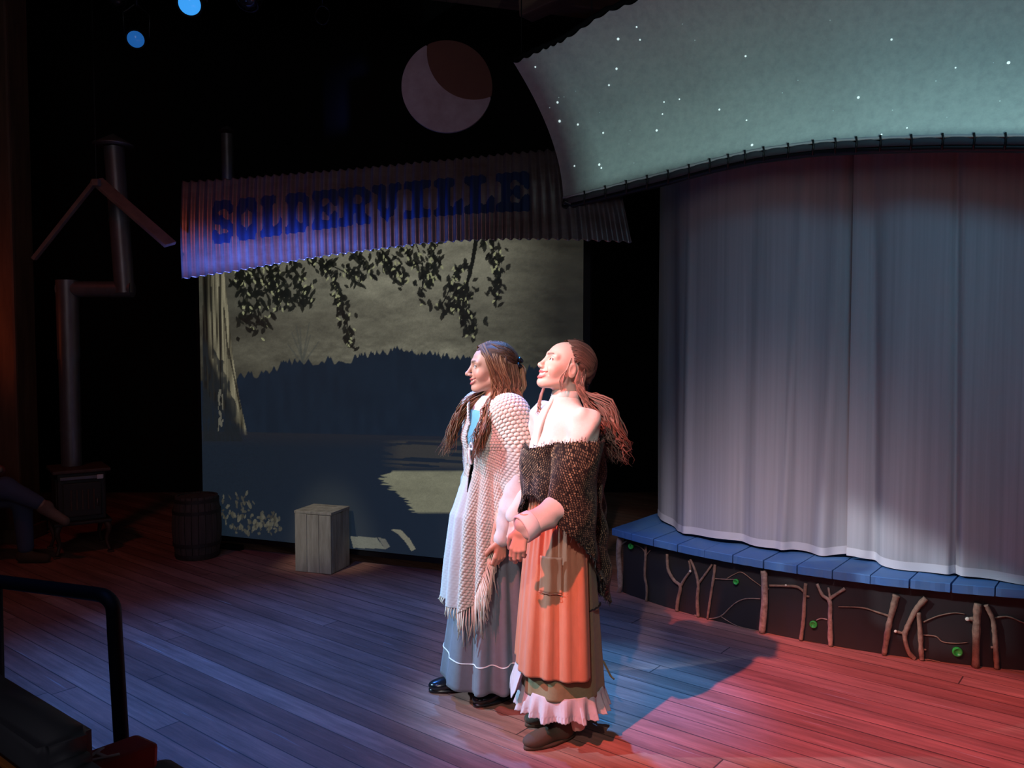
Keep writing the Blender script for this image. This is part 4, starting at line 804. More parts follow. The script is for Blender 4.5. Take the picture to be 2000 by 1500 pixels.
# red end-panel bar with the row letter
Ya = 1.62; a_, b_ = P(140, 1498, 1.50), P(280, 1447, Ya); dd = Vector(b_ - a_); x = dd.normalized(); z = Vector((0, 0, 1)); z = (z - x * z.dot(x)).normalized(); y = z.cross(x); R = Matrix((x, y, z)).transposed()
arm = empty('seat_end_bar', (float(b_[0]), float(b_[1]), 0), 0, 'red painted seat end bar with a white letter A beside the handrail foot', 'armrest'); o0 = Vector((b_[0], b_[1], 0))
q = MB(); mid = Vector((a_ + b_) / 2) - o0; q.box(tuple(mid + R @ Vector((0, 0, -.022))), (dd.length + .02, .075, .05), R, bev=.009); q.build('bar', M['redpaint'], arm)
q = MB(); e_ = Vector(b_) - o0 + R @ Vector((-.03, 0, -.05)); q.box((e_.x, e_.y, e_.z / 2), (.045, .05, e_.z), bev=.006); q.build('upright', M['redpaint'], arm)
q = MB(); ct = mid + R @ Vector((-.024, .0, .0052))
def bar2(p0, p1, w_=.007):
    p0 = Vector((*p0, 0)); p1 = Vector((*p1, 0)); t = (p1 - p0); n_ = Vector((-t.y, t.x, 0)).normalized() * w_ / 2; ps = [p0 - n_, p0 + n_, p1 + n_, p1 - n_]
    vs = [ct + R @ p_ for p_ in ps] + [ct + R @ (p_ + Vector((0, 0, -.004))) for p_ in ps]; q.add(vs, [(0, 1, 2, 3), (0, 4, 5, 1), (1, 5, 6, 2), (2, 6, 7, 3), (3, 7, 4, 0)])
bar2((-.032, -.004), (.030, -.026)); bar2((-.032, -.004), (.026, .024)); bar2((.008, -.018), (.006, .014)); o = q.build('row_letter', M['whitepaint'], arm); o['label'] = 'white letter A'
s2 = empty('theatre_seat', (float(P(262, 1500, 1.35)[0]), 1.30, 0), 0, 'dark padded theatre seat just entering the frame below the red bar', 'theatre seat', 'audience seats')
zt = P(258, 1470, 1.36)[2]; q = MB(); q.box((.012, 0, zt - .165), (.085, .09, .30), Matrix.Rotation(-.5, 3, 'Z'), bev=.035); q.build('back_pad', M['seatpad'], s2, True); q = MB(); q.box((0, 0, (zt - .29) / 2), (.05, .05, zt - .29)); q.build('leg', M['blackmetal'], s2)
# ================================================================== PEOPLE
def nrm(v): v = np.asarray(v, float); return v / np.linalg.norm(v)
def smin(a, b, k): h = np.clip(.5 + .5 * (b - a) / k, 0, 1); return b * (1 - h) + a * h - k * h * (1 - h)
def smax(a, b, k): return -smin(-a, -b, k)
def sph(p, c, r): return np.linalg.norm(p - np.asarray(c, np.float32), axis=-1) - r
def ell(p, c, r, R=None):
    q = p - np.asarray(c, np.float32)
    if R is not None: q = q @ np.asarray(R, np.float32)
    r = np.asarray(r, np.float32); k0 = np.linalg.norm(q / r, axis=-1); k1 = np.linalg.norm(q / (r * r), axis=-1) + 1e-9; return k0 * (k0 - 1) / k1
def rc(p, a, b, ra, rb):
    a = np.asarray(a, np.float32); b = np.asarray(b, np.float32); ba = b - a; pa = p - a; h = np.clip((pa @ ba) / (ba @ ba), 0, 1)
    return np.linalg.norm(pa - h[..., None] * ba, axis=-1) - (ra + (rb - ra) * h)
def chain(p, pts, rs, k=.01):
    d = None
    for i in range(len(pts) - 1):
        e = rc(p, pts[i], pts[i + 1], rs[i], rs[i + 1]); d = e if d is None else smin(d, e, k)
    return d
def surface_nets(fn, lo, hi, h):
    lo = np.array(lo, float); n = np.ceil((np.array(hi) - lo) / h).astype(int) + 1; ax = [lo[i] + h * np.arange(n[i]) for i in range(3)]
    Fv = np.empty(n, np.float32); X, Y = np.meshgrid(ax[0], ax[1], indexing='ij')
    st = 12
    for k in range(0, n[2], st):
        z = ax[2][k:k + st]; pts = np.stack([np.repeat(X[..., None], len(z), 2), np.repeat(Y[..., None], len(z), 2), np.broadcast_to(z, X.shape + (len(z),))], -1).astype(np.float32)
        Fv[:, :, k:k + st] = fn(pts.reshape(-1, 3)).reshape(pts.shape[:3])
    s = Fv < 0; c = np.zeros(tuple(n - 1), np.int8)
    for dx in (0, 1):
        for dy in (0, 1):
            for dz in (0, 1): c += s[dx:n[0] - 1 + dx, dy:n[1] - 1 + dy, dz:n[2] - 1 + dz]
    act = (c > 0) & (c < 8); idx = -np.ones(act.shape, np.int64); I = np.argwhere(act); idx[act] = np.arange(len(I)); acc = np.zeros((len(I), 3)); cnt = np.zeros(len(I))
    cor = [(0, 0, 0), (1, 0, 0), (0, 1, 0), (1, 1, 0), (0, 0, 1), (1, 0, 1), (0, 1, 1), (1, 1, 1)]
    for a in range(8):
        for ax_ in range(3):
            if cor[a][ax_]: continue
            bq = list(cor[a]); bq[ax_] = 1; fa = Fv[I[:, 0] + cor[a][0], I[:, 1] + cor[a][1], I[:, 2] + cor[a][2]]; fb = Fv[I[:, 0] + bq[0], I[:, 1] + bq[1], I[:, 2] + bq[2]]
            m = (fa < 0) != (fb < 0); t = fa[m] / (fa[m] - fb[m]); pnt = np.tile(np.array(cor[a], float), (m.sum(), 1)); pnt[:, ax_] += t; acc[m] += pnt; cnt[m] += 1
    V = lo + h * (I + acc / cnt[:, None]); Fs = []
    for ax_ in range(3):
        o1, o2 = [(1, 2), (2, 0), (0, 1)][ax_]; sl0 = [slice(None)] * 3; sl1 = [slice(None)] * 3; sl0[ax_] = slice(0, -1); sl1[ax_] = slice(1, None)
        ch = s[tuple(sl0)] != s[tuple(sl1)]; J = np.argwhere(ch); ok = (J[:, o1] > 0) & (J[:, o2] > 0) & (J[:, o1] < n[o1] - 1) & (J[:, o2] < n[o2] - 1); J = J[ok]
        if not len(J): continue
        def id_(d1, d2): K = J.copy(); K[:, o1] -= d1; K[:, o2] -= d2; return idx[K[:, 0], K[:, 1], K[:, 2]]
        Q = np.stack([id_(1, 1), id_(0, 1), id_(0, 0), id_(1, 0)], -1); ins = s[J[:, 0], J[:, 1], J[:, 2]]; Q[~ins] = Q[~ins][:, ::-1]; Fs.append(Q)
    return V, np.vstack(Fs)
def rotm(yaw=0, pitch=0, roll=0):     # yaw about z, pitch up (about -y), in degrees
    return np.array(Matrix.Rotation(math.radians(yaw), 3, 'Z') @ Matrix.Rotation(-math.radians(pitch), 3, 'Y') @ Matrix.Rotation(math.radians(roll), 3, 'X'))
def cat(parts):
    V, Fc, o = [], [], 0
    for v, f in parts: V.append(v); Fc.append(f + o); o += len(v)
    return np.vstack(V), np.vstack(Fc)

# -------- head (x forward, y her left, z up; origin between the ears)
def head_fn(o):
    nt, nw = o.get('nose', 0), o.get('round', 0)
    def fn(p):
        p = p.copy(); y = np.abs(p[:, 1]); q = p.copy(); q[:, 1] = y
        d = ell(p, (-.018, 0, .038), (.098, .074, .083))
        d = smin(d, ell(p, (.030, 0, .030), (.062, .062, .068)), .02)
        d = smin(d, ell(p, (.034, 0, -.032), (.058, .054 + nw, .066)), .03)                   # face
        d = smin(d, rc(q, (.004, .048 + nw, -.052), (.062, .014, -.092), .017, .018), .025)     # jaw
        d = smin(d, sph(p, (.074, 0, -.092), .0185), .016)                                    # chin
        d = smin(d, sph(q, (.058, .036, -.030), .025 + nw * .6), .022)                          # cheek
        d = smin(d, rc(q, (.087, .008, .030), (.070, .045, .026), .010, .011), .014)           # brow
        d = smax(d, -ell(q, (.098, .031, .010), (.017, .020, .012)), .012)                    # socket
        d = smin(d, sph(q, (.074, .031, .010), .0145), .004)                                  # eyelid
        d = smax(d, -ell(q, (.0895, .031, .008), (.006, .0135, .0028)), .002)
        d = smin(d, rc(p, (.089, 0, .016), (.106 + nt, 0, -.024), .0085, .0085), .010)         # nose
        d = smin(d, sph(p, (.108 + nt, 0, -.028), .0105), .008)
        d = smin(d, ell(q, (.098 + nt * .5, .0115, -.032), (.012, .0075, .0075)), .006)
        d = smax(d, -ell(q, (.103 + nt * .6, .007, -.040), (.005, .0035, .004)), .003)
        d = smin(d, ell(p, (.080, 0, -.056), (.019, .027, .020)), .012)                       # muzzle
        # smiling mouth
        mo = o.get('open', .004); lo = mo * 2
        d = smax(d, -chain(q, [(.103, 0, -.056 - mo), (.098, .015, -.0545 - mo * .9), (.088, .027, -.0505 - mo * .4), (.075, .0365, -.0435)], [mo + .001, mo, mo * .75, .0012], .002), .003)
        d = smin(d, chain(q, [(.0975, 0, -.0515), (.0925, .015, -.0510), (.0825, .027, -.0475), (.070, .037, -.0420)], [.0042, .0038, .0030, .0018], .002), .0035)
        d = smin(d, chain(q, [(.0945, 0, -.0605 - lo), (.0895, .015, -.0580 - lo * .92), (.0810, .027, -.0535 - lo * .5), (.070, .0365, -.0450)], [.0050, .0044, .0034, .0018], .002), .0035)
        d = smax(d, -rc(q, (.090, .036, -.030), (.074, .043, -.056), .0014, .0014), .007)
        # ear
        e = ell(q, (-.006, .076, -.004), (.019, .007, .031), np.array(Matrix.Rotation(.25, 3, 'Y'))); e = smax(e, -ell(q, (-.002, .084, .002), (.011, .006, .019)), .004); d = smin(d, e, .006)
        # neck
        nk = o['neck']; d = smin(d, rc(p, nk[0], nk[1], .050, .054), .03)
        return d
    return fn
def head_colors(V, skin, o):
    C = np.tile(np.array(skin), (len(V), 1)); y = np.abs(V[:, 1]); q = V.copy(); q[:, 1] = y
    def seg(a, b): a = np.array(a); b = np.array(b); ba = b - a; h = np.clip(((q - a) @ ba) / (ba @ ba), 0, 1); return np.linalg.norm(q - a - h[:, None] * ba, axis=1)
    def paint(d, r, soft, c, k=1.0): w_ = (np.clip((r + soft - d) / soft, 0, 1) * k)[:, None]; C[:] = C * (1 - w_) + np.array(c) * w_
    fr = V[:, 0] > .04
    paint(np.where(fr, seg((.099, .002, -.0515), (.0935, .015, -.0515)), 1), .0045, .002, o['lip']); paint(np.where(fr, np.minimum(seg((.0935, .015, -.051), (.083, .027, -.0475)), seg((.083, .027, -.0475), (.071, .037, -.042))), 1), .0035, .002, o['lip'])
    paint(np.where(fr, seg((.097, .0, -.0605 - 2 * o['open']), (.090, .015, -.058 - 1.84 * o['open'])), 1), .0052, .002, o['lip']); paint(np.where(fr, np.minimum(seg((.09, .015, -.058 - 1.84 * o['open']), (.0815, .027, -.0535 - o['open'])), seg((.0815, .027, -.0535 - o['open']), (.071, .0365, -.045))), 1), .0035, .002, o['lip'])
    paint(np.where(fr, seg((.100, .010, .028), (.088, .036, .034)), 1), .0036, .003, o['brow'], .85); paint(np.where(fr, seg((.088, .036, .034), (.076, .047, .031)), 1), .0012, .003, o['brow'], .6)
    paint(np.where(fr, seg((.092, .020, .0115), (.082, .043, .011)), 1), .0030, .0022, (.03, .015, .01), .95); paint(np.where(fr, seg((.088, .020, .005), (.080, .043, .007)), 1), .0008, .002, (.09, .04, .03), .6)
    paint(np.linalg.norm(q - np.array([.072, .045, -.030]), axis=1), .010, .022, np.array(skin) * np.array([1.02, .72, .68]), .55)
    paint(np.linalg.norm(q - np.array([.101, .007, -.0395]), axis=1), .003, .003, (.12, .04, .03), .8)
    return C
def hand_fn(side_s, palm_n, d_, curl, thumb_in=.5, spread=1.0):
    """wrist at origin; d_ along the hand, palm_n out of the palm, side_s towards the thumb"""
    d_ = nrm(d_); s = nrm(side_s - np.dot(side_s, d_) * d_); n = nrm(np.cross(d_, s)); n = n if np.dot(n, palm_n) > 0 else -n; segs = []
    cols = [(.024, .082, .072), (.008, .088, .080), (-.008, .084, .074), (-.023, .076, .058)]
    for k, (sx, kn, L_) in enumerate(cols):
        base = d_ * .012 + s * sx * .55; kp = d_ * kn + s * sx * spread - n * .002; segs.append(([base, kp], [.0135, .0105]))
        a = math.radians(curl[k]); p_ = kp; ang = a * .7; pts = [kp]; rs = [.0100]
        for j, fr in enumerate((.46, .30, .24)):
            dr = d_ * math.cos(ang) + n * math.sin(ang) + s * sx * .8; p_ = p_ + nrm(dr) * L_ * fr; pts.append(p_); rs.append([.0086, .0078, .0066][j] * (.9 if k == 3 else 1)); ang += a
        segs.append((pts, rs))
    t0 = d_ * .018 + s * .018; t1 = d_ * .042 + s * .040 + n * .012; t2 = t1 + nrm(d_ * .85 + s * .25 + n * thumb_in) * .034; t3 = t2 + nrm(d_ * .95 - s * .1 + n * thumb_in) * .026; segs.append(([t0, t1, t2, t3], [.015, .0125, .0098, .0078]))
    def fn(p):
        dd = None
        for i, (pts, rs) in enumerate(segs):
            e = chain(p, pts, rs, .003); dd = e if dd is None else smin(dd, e, .0075 if i % 2 == 0 or i == 8 else .0035)
        dd = smin(dd, rc(p, -d_ * .05, d_ * .01, .0235, .022), .015); return dd
    return fn
def body_sdf(o, arms=True):
    sh, el, wr = o['shoulder'], o['elbow'], o['wrist']
    def fn(p, off=0.0):
        d = ell(p, (0, 0, 1.255), (.098, .142, .14)); d = smin(d, ell(p, (.055, 0, 1.22), (.062, .118, .06)), .04); d = smin(d, rc(p, (0, -.11, 1.345), (0, .11, 1.345), .052, .052), .06)
        d = smin(d, ell(p, (-.005, 0, 1.08), (.083, .112, .14)), .06); d = smin(d, ell(p, (-.01, 0, .93), (.110, .155, .13)), .06); d = smin(d, rc(p, (-.015, 0, 1.33), (-.01, 0, 1.44), .062, .048), .04)
        if arms:
            for k in (0, 1): d = smin(d, chain(p, [sh[k], el[k], wr[k]], [.047, .036, .024], .02), .03)
        return d - off
    return fn
def drape(fn, alphas, rows, rmax=.55, slope=.15):
    """rays from the body axis: rows are (elevation deg, z0). Returns grid of points that hang like cloth"""
    ca, sa = np.cos(alphas), np.sin(alphas); Pts = np.zeros((len(rows), len(alphas), 3)); prev = None; rr = np.linspace(rmax, .01, 70); lastz = None
    for j, (el_, z0) in enumerate(rows):
        e = math.radians(el_); D = np.stack([ca * math.cos(e), sa * math.cos(e), np.full_like(ca, math.sin(e))], -1); p = (np.array([0, 0, z0]) + rr[:, None, None] * D[None]).astype(np.float32)
        f = fn(p.reshape(-1, 3)).reshape(len(rr), -1); ins = f < 0; first = np.argmax(ins, axis=0); has = ins.any(axis=0); i1 = np.clip(first, 1, None); f0, f1 = f[i1 - 1, np.arange(len(alphas))], f[i1, np.arange(len(alphas))]
        t = np.clip(f0 / (f0 - f1 + 1e-9), 0, 1); r = rr[i1 - 1] + (rr[i1] - rr[i1 - 1]) * t; r = np.where(has, r, .03)
        if el_ == 0:
            if prev is not None: r = np.maximum(r, prev - slope * abs(z0 - lastz))
            prev = r; lastz = z0
        Pts[j] = np.array([0, 0, z0]) + r[:, None] * D
    return Pts
def smooth_grid(Pt, it, wrap=False):
    for _ in range(it):
        Q = Pt.copy(); Q[1:-1] = (Pt[:-2] + Pt[2:] + 2 * Pt[1:-1]) / 4; Pt = Q
        if wrap: Pt = (np.roll(Pt, 1, 1) + np.roll(Pt, -1, 1) + 2 * Pt) / 4
        else: Q = Pt.copy(); Q[:, 1:-1] = (Pt[:, :-2] + Pt[:, 2:] + 2 * Pt[:, 1:-1]) / 4; Pt = Q
    return Pt
def grid_normals(Pt):
    du = np.gradient(Pt, axis=1); dv = np.gradient(Pt, axis=0); n = np.cross(du, dv); n /= np.linalg.norm(n, axis=-1, keepdims=True) + 1e-12
    c = Pt.copy(); c[..., 2] = 0
    if (n * c).sum() < 0: n = -n
    return n
def masked_grid(name, Pt, keep, m, parent, col=None, thick=0, mats=None, fm=None):
    nz, nx = Pt.shape[:2]; Fg = grid_faces(nx, nz).reshape(nz - 1, nx - 1, 4); kf = keep[:-1, :-1] & keep[1:, :-1] & keep[:-1, 1:] & keep[1:, 1:]; Fk = Fg[kf]; used = np.unique(Fk); mp = -np.ones(nx * nz, int); mp[used] = np.arange(len(used))
    o = mesh(name, Pt.reshape(-1, 3)[used], mp[Fk], m, parent, attrs=None if col is None else {'col': col.reshape(-1, 3)[used]}, mats=mats, fm=None if fm is None else fm[:-1, :-1][kf])
    if thick: sd = o.modifiers.new('thickness', 'SOLIDIFY'); sd.thickness = thick; sd.offset = -1
    return o
def locks(name, guides, m, parent, seed=0, seg=18, sides=6):
    """guides: list of (points, radius, wave amplitude, wave count)"""
    r = np.random.default_rng(seed); V, Fc, C, o = [], [], [], 0
    for pts, rad, amp, wv, colr_ in guides:
        p = np.array(smooth_path(pts, max(3, seg // (len(pts) - 1)))); n = len(p); t = np.linspace(0, 1, n); T = np.gradient(p, axis=0); T /= np.linalg.norm(T, axis=1, keepdims=True) + 1e-9
        a = np.cross(T, [0, 0, 1.0]) + 1e-4; a /= np.linalg.norm(a, axis=1, keepdims=True); b = np.cross(T, a); ph = r.uniform(0, 6.28); env = (t ** 1.2)[:, None] * amp
        p = p + env * (a * np.sin(t * wv * 6.28 + ph)[:, None] + b * .7 * np.cos(t * wv * 6.28 + ph)[:, None])
        rd = rad * (np.sin(np.clip(t * 1.02 + .04, 0, 1) * PI) ** .45 * (1 - .55 * t)) + .0006
        for i in range(n):
            for k in range(sides):
                an = 2 * PI * k / sides; V.append(p[i] + (a[i] * math.cos(an) * 1.25 + b[i] * math.sin(an) * .75) * rd[i]); C.append(colr_)
        for i in range(n - 1):
            for k in range(sides): Fc.append((o + i * sides + k, o + i * sides + (k + 1) % sides, o + (i + 1) * sides + (k + 1) % sides, o + (i + 1) * sides + k))
        o += n * sides
    return mesh(name, V, Fc, m, parent, attrs={'col': C})
def skirt(name, parent, m, zt, zb, rt, rb, cx=(0, 0), pleats=14, amp=.02, arange=None, seed=1, thick=.003, wavy=0.0, nz=70, na=360, off=0.0, ext=None, power=.8, ph0=0, zfun=None):
    r = np.random.default_rng(seed); al = np.linspace(*(arange or (0, 2 * PI)), na); c = [(pleats + r.integers(-4, 5), r.uniform(0, 6.28), r.uniform(.35, 1)) for _ in range(4)]; Pt = np.zeros((nz, na, 3))
    pat = sum(a * np.cos(k * al + p) for k, p, a in c) / 2.0; pat = np.sign(pat) * np.abs(pat) ** .8; z_b = np.full(na, zb) if zfun is None else zfun(al)
    for j in range(nz):
        t = j / (nz - 1); z = zt + (z_b - zt) * t; q = t ** power; rx = rt[0] + (rb[0] - rt[0]) * q; ry = rt[1] + (rb[1] - rt[1]) * q; rad = 1.0 / np.sqrt((np.cos(al) / rx) ** 2 + (np.sin(al) / ry) ** 2) + off
        rad = rad + pat * amp * (.25 + .75 * t) + wavy * t * np.sin(al * 3 + ph0)
        if ext is not None: rad = rad + ext(al, t)
        Pt[j] = np.stack([cx[0] * t + rad * np.cos(al), cx[1] * t + rad * np.sin(al), np.broadcast_to(z, rad.shape)], -1)
    Pt = Pt[::-1]; return masked_grid(name, Pt, np.ones(Pt.shape[:2], bool), m, parent, thick=thick), Pt[::-1], al

M['skin'] = mat('skin', (.62, .36, .27, 1), .48, attr='col', sss=.12); M['eyewhite'] = mat('eye_white', (.75, .72, .70, 1), .15); M['iris'] = mat('eye_iris', (.05, .03, .02, 1), .1); M['teeth'] = mat('teeth', (.85, .82, .76, 1), .25)
def onhull(p, e1, e2, grow=1.0):
    """push a head point outwards onto the hair volume (two ellipsoids)"""
    c = np.array(e1[0], float); d = np.array(p, float) - c; L = np.linalg.norm(d)
    if L < 1e-6: return np.array(p, float)
    d /= L; t = 1 / np.linalg.norm(d / np.array(e1[1])); r = np.array(e2[1]); o = (c - np.array(e2[0])) / r; q = d / r; a = q @ q; b = 2 * o @ q; k = o @ o - 1; D = b * b - 4 * a * k
    if D > 0: t = max(t, (-b + math.sqrt(D)) / (2 * a))
    return c + d * (t * grow)
def hair_mat(name):
    m = mat(name, (.1, .05, .03, 1), .58, attr='col'); b = m.node_tree.nodes['Principled BSDF']; b.inputs['Anisotropic'].default_value = .5; b.inputs['Specular IOR Level'].default_value = .3; return m
M['hair'] = hair_mat('hair'); M['clip'] = mat('hair_clip', (.01, .01, .015, 1), .2)
def cloth(name, c, c2, sc=(30, 30, 30), rough=.85, b=(v3(260), .25, .002), k=.5): return mat(name, (*c, 1), rough, noise=(sc, (*c2, 1), k), bump=b, sheen=.15, spec=.15)
M['cream'] = cloth('cream_cotton', (.62, .58, .53), (.52, .48, .43)); M['white_cotton'] = cloth('white_cotton', (.62, .58, .56), (.50, .46, .45)); M['teal'] = cloth('teal_bodice', (.16, .42, .50), (.12, .33, .42)); M['greyskirt'] = cloth('pale_blue_grey_skirt', (.19, .20, .235), (.15, .155, .185)); M['trimw'] = mat('white_trim', (.8, .78, .78, 1), .8)
M['apron'] = cloth('rust_apron_linen', (.54, .215, .125), (.43, .16, .09), (60, 60, 14)); M['olive'] = cloth('olive_plaid_skirt', (.27, .235, .13), (.20, .17, .095), (40, 40, 40)); M['lace'] = cloth('white_lace_ruffle', (.60, .57, .62), (.48, .45, .50)); M['leather_b'] = mat('black_leather', (.012, .012, .016, 1), .22, coat=.4); M['suede'] = mat('brown_suede', (.085, .055, .035, 1), .85, bump=(v3(200), .3, .002)); M['darkwool'] = mat('dark_woven_shawl', (.03, .025, .02, 1), .9, attr='col', sheen=.1, spec=.1); M['knit'] = mat('cream_knit', (.75, .70, .64, 1), .9, attr='col', sheen=.2, spec=.1); M['fringe'] = mat('cream_fringe', (.70, .62, .52, 1), .9); M['strap'] = mat('dark_ribbon', (.03, .02, .02, 1), .6)

def make_head(root_body, o, HO, HR, parts):
    fn = head_fn(o); V, Fq = surface_nets(fn, (-.14, -.10, -.17), (.135, .10, .135), .0023); C = head_colors(V, o['skin'], o); return V @ HR.T + HO, Fq, C
def add_face_bits(parent, o, HO, HR):
    def put(name, V, Fq, m, lab=None): ob = mesh(name, np.array(V) @ HR.T + HO, Fq, m, parent); return ob
    for s in (-1, 1):
        b = bmesh.new(); bmesh.ops.create_uvsphere(b, u_segments=20, v_segments=12, radius=.0125); b.verts.index_update(); v = [(vv.co.x + .0768, vv.co.y + s * .031, vv.co.z + .0085) for vv in b.verts]; f = [[q.index for q in ff.verts] for ff in b.faces]; b.free(); e = put('eye', v, f, M['eyewhite'])
        b = bmesh.new(); bmesh.ops.create_uvsphere(b, u_segments=16, v_segments=10, radius=.0058); b.verts.index_update(); v = [(vv.co.x * .45 + .0875, vv.co.y + s * .0305, vv.co.z + .0088) for vv in b.verts]; f = [[q.index for q in ff.verts] for ff in b.faces]; b.free(); put('iris', v, f, M['iris']).parent = e
    n = 24; v = []; f = []
    for i in range(n + 1):
        t = -1 + 2 * i / n; y = t * .033; x = .0945 - 15 * y * y; zt = -.0530 + abs(t) ** 2 * .0075; zb = zt - (o.get('open', .004) * 1.7 + .001) * (1 - abs(t) ** 3) - .0005; v += [(x, y, zt), (x - .001, y, zb)]
    for i in range(n): f.append((2 * i, 2 * i + 1, 2 * i + 3, 2 * i + 2))
    t_ = put('teeth', v, f, M['teeth']); sd = t_.modifiers.new('t', 'SOLIDIFY'); sd.thickness = .003
def colv(c, n): return np.tile(np.array(c), (n, 1))
def assemble_body(root, o, HO, HR):
    parts = []; Cs = []; bf = body_sdf(o); hp = o['hip']
    def full(p):
        d = bf(p)
        for k in (0, 1):
            an = np.array(o['ankle'][k]); kn = (np.array([hp[0], an[1] * .9, 1.0]) * .5 + an * .5) + [.02, 0, .02]; d = smin(d, chain(p, [(0, an[1] * .9, .88), kn, an, an + np.array([.0, 0, -.03])], [.085, .055, .036, .036], .03), .03)
        return d
    v, f = surface_nets(full, (-.25, -.36, .04), (.42, .36, 1.47), .011); parts.append((v, f)); Cs.append(colv(o['skin'], len(v)))
    v, f, c = make_head(root, o, HO, HR, parts); parts.append((v, f)); Cs.append(c)
    for k, hd in enumerate(o['hands']):
        if hd is None: continue
        fn = hand_fn(*hd); v, f = surface_nets(fn, (-.13, -.13, -.20), (.13, .13, .06), .0026); c = colv(np.array(o['skin']) * [.98, .84, .8], len(v)); parts.append((v + np.array(o['wrist'][k]), f)); Cs.append(c)
    V, Fq = cat(parts); mesh('body', V, Fq, M['skin'], root, attrs={'col': np.vstack(Cs)}); add_face_bits(root, o, HO, HR)
def sdf_cloth(name, root, fn, lo, hi, h, m, cutz=None): v, f = surface_nets(fn, lo, hi, h); return mesh(name, v, f, m, root)
def wrinkle(p, f, a, s=0): return a * (np.sin(p[:, 2] * f + 3 * np.sin(p[:, 0] * 22 + s) + s) * np.sin(p[:, 1] * 31 + p[:, 2] * 17 + s))
def shoe(name, root, m, ank, yaw, L_=.245, boot=False):
    R = rotm(yaw); 
    def fn(p):
        q = (p - np.array([ank[0], ank[1], 0], np.float32)) @ R.astype(np.float32)
        d = ell(q, (.045, 0, .035), (.075, .036, .035)); d = smin(d, ell(q, (.115, 0, .030), (.060, .042, .028)), .03); d = smin(d, ell(q, (-.03, 0, .045), (.042, .034, .045)), .03); d = smin(d, rc(q, (-.015, 0, .05), (-.02, 0, .24 if boot else .085), .040, .046 if boot else .038), .03)
        if not boot: d = smax(d, -ell(q, (.02, 0, .095), (.06, .026, .03)), .01)
        return np.maximum(d, .012 - q[:, 2])
    v, f = surface_nets(fn, (ank[0] - .22, ank[1] - .22, 0), (ank[0] + .24, ank[1] + .22, .32), .005); ob = mesh(name, v, f, m, root)
    b = []; n = 28
    for k in range(n):
        a = 2 * PI * k / n; x = .045 + .128 * math.cos(a); y = (.044 - .010 * math.cos(a + PI) * .0) * math.sin(a) * (1 - .12 * (math.cos(a) < 0)); b.append((x, y))
    vs = [tuple(R @ np.array([x, y, z]) + np.array([ank[0], ank[1], 0])) for z in (.001, .016) for x, y in b]; fs = [tuple(range(n))[::-1], tuple(range(n, 2 * n))] + [(k, (k + 1) % n, n + (k + 1) % n, n + k) for k in range(n)]; mesh('sole', vs, fs, m, ob)
    if not boot:
        q = MB(); q.box(tuple(R @ np.array([-.05, 0, .012]) + np.array([ank[0], ank[1], 0])), (.05, .055, .022), Matrix(R.tolist()), bev=.003); q.build('heel', m, ob)
def hair_guides_head(pts, HO, HR): return [np.array(p) @ HR.T + HO for p in pts]

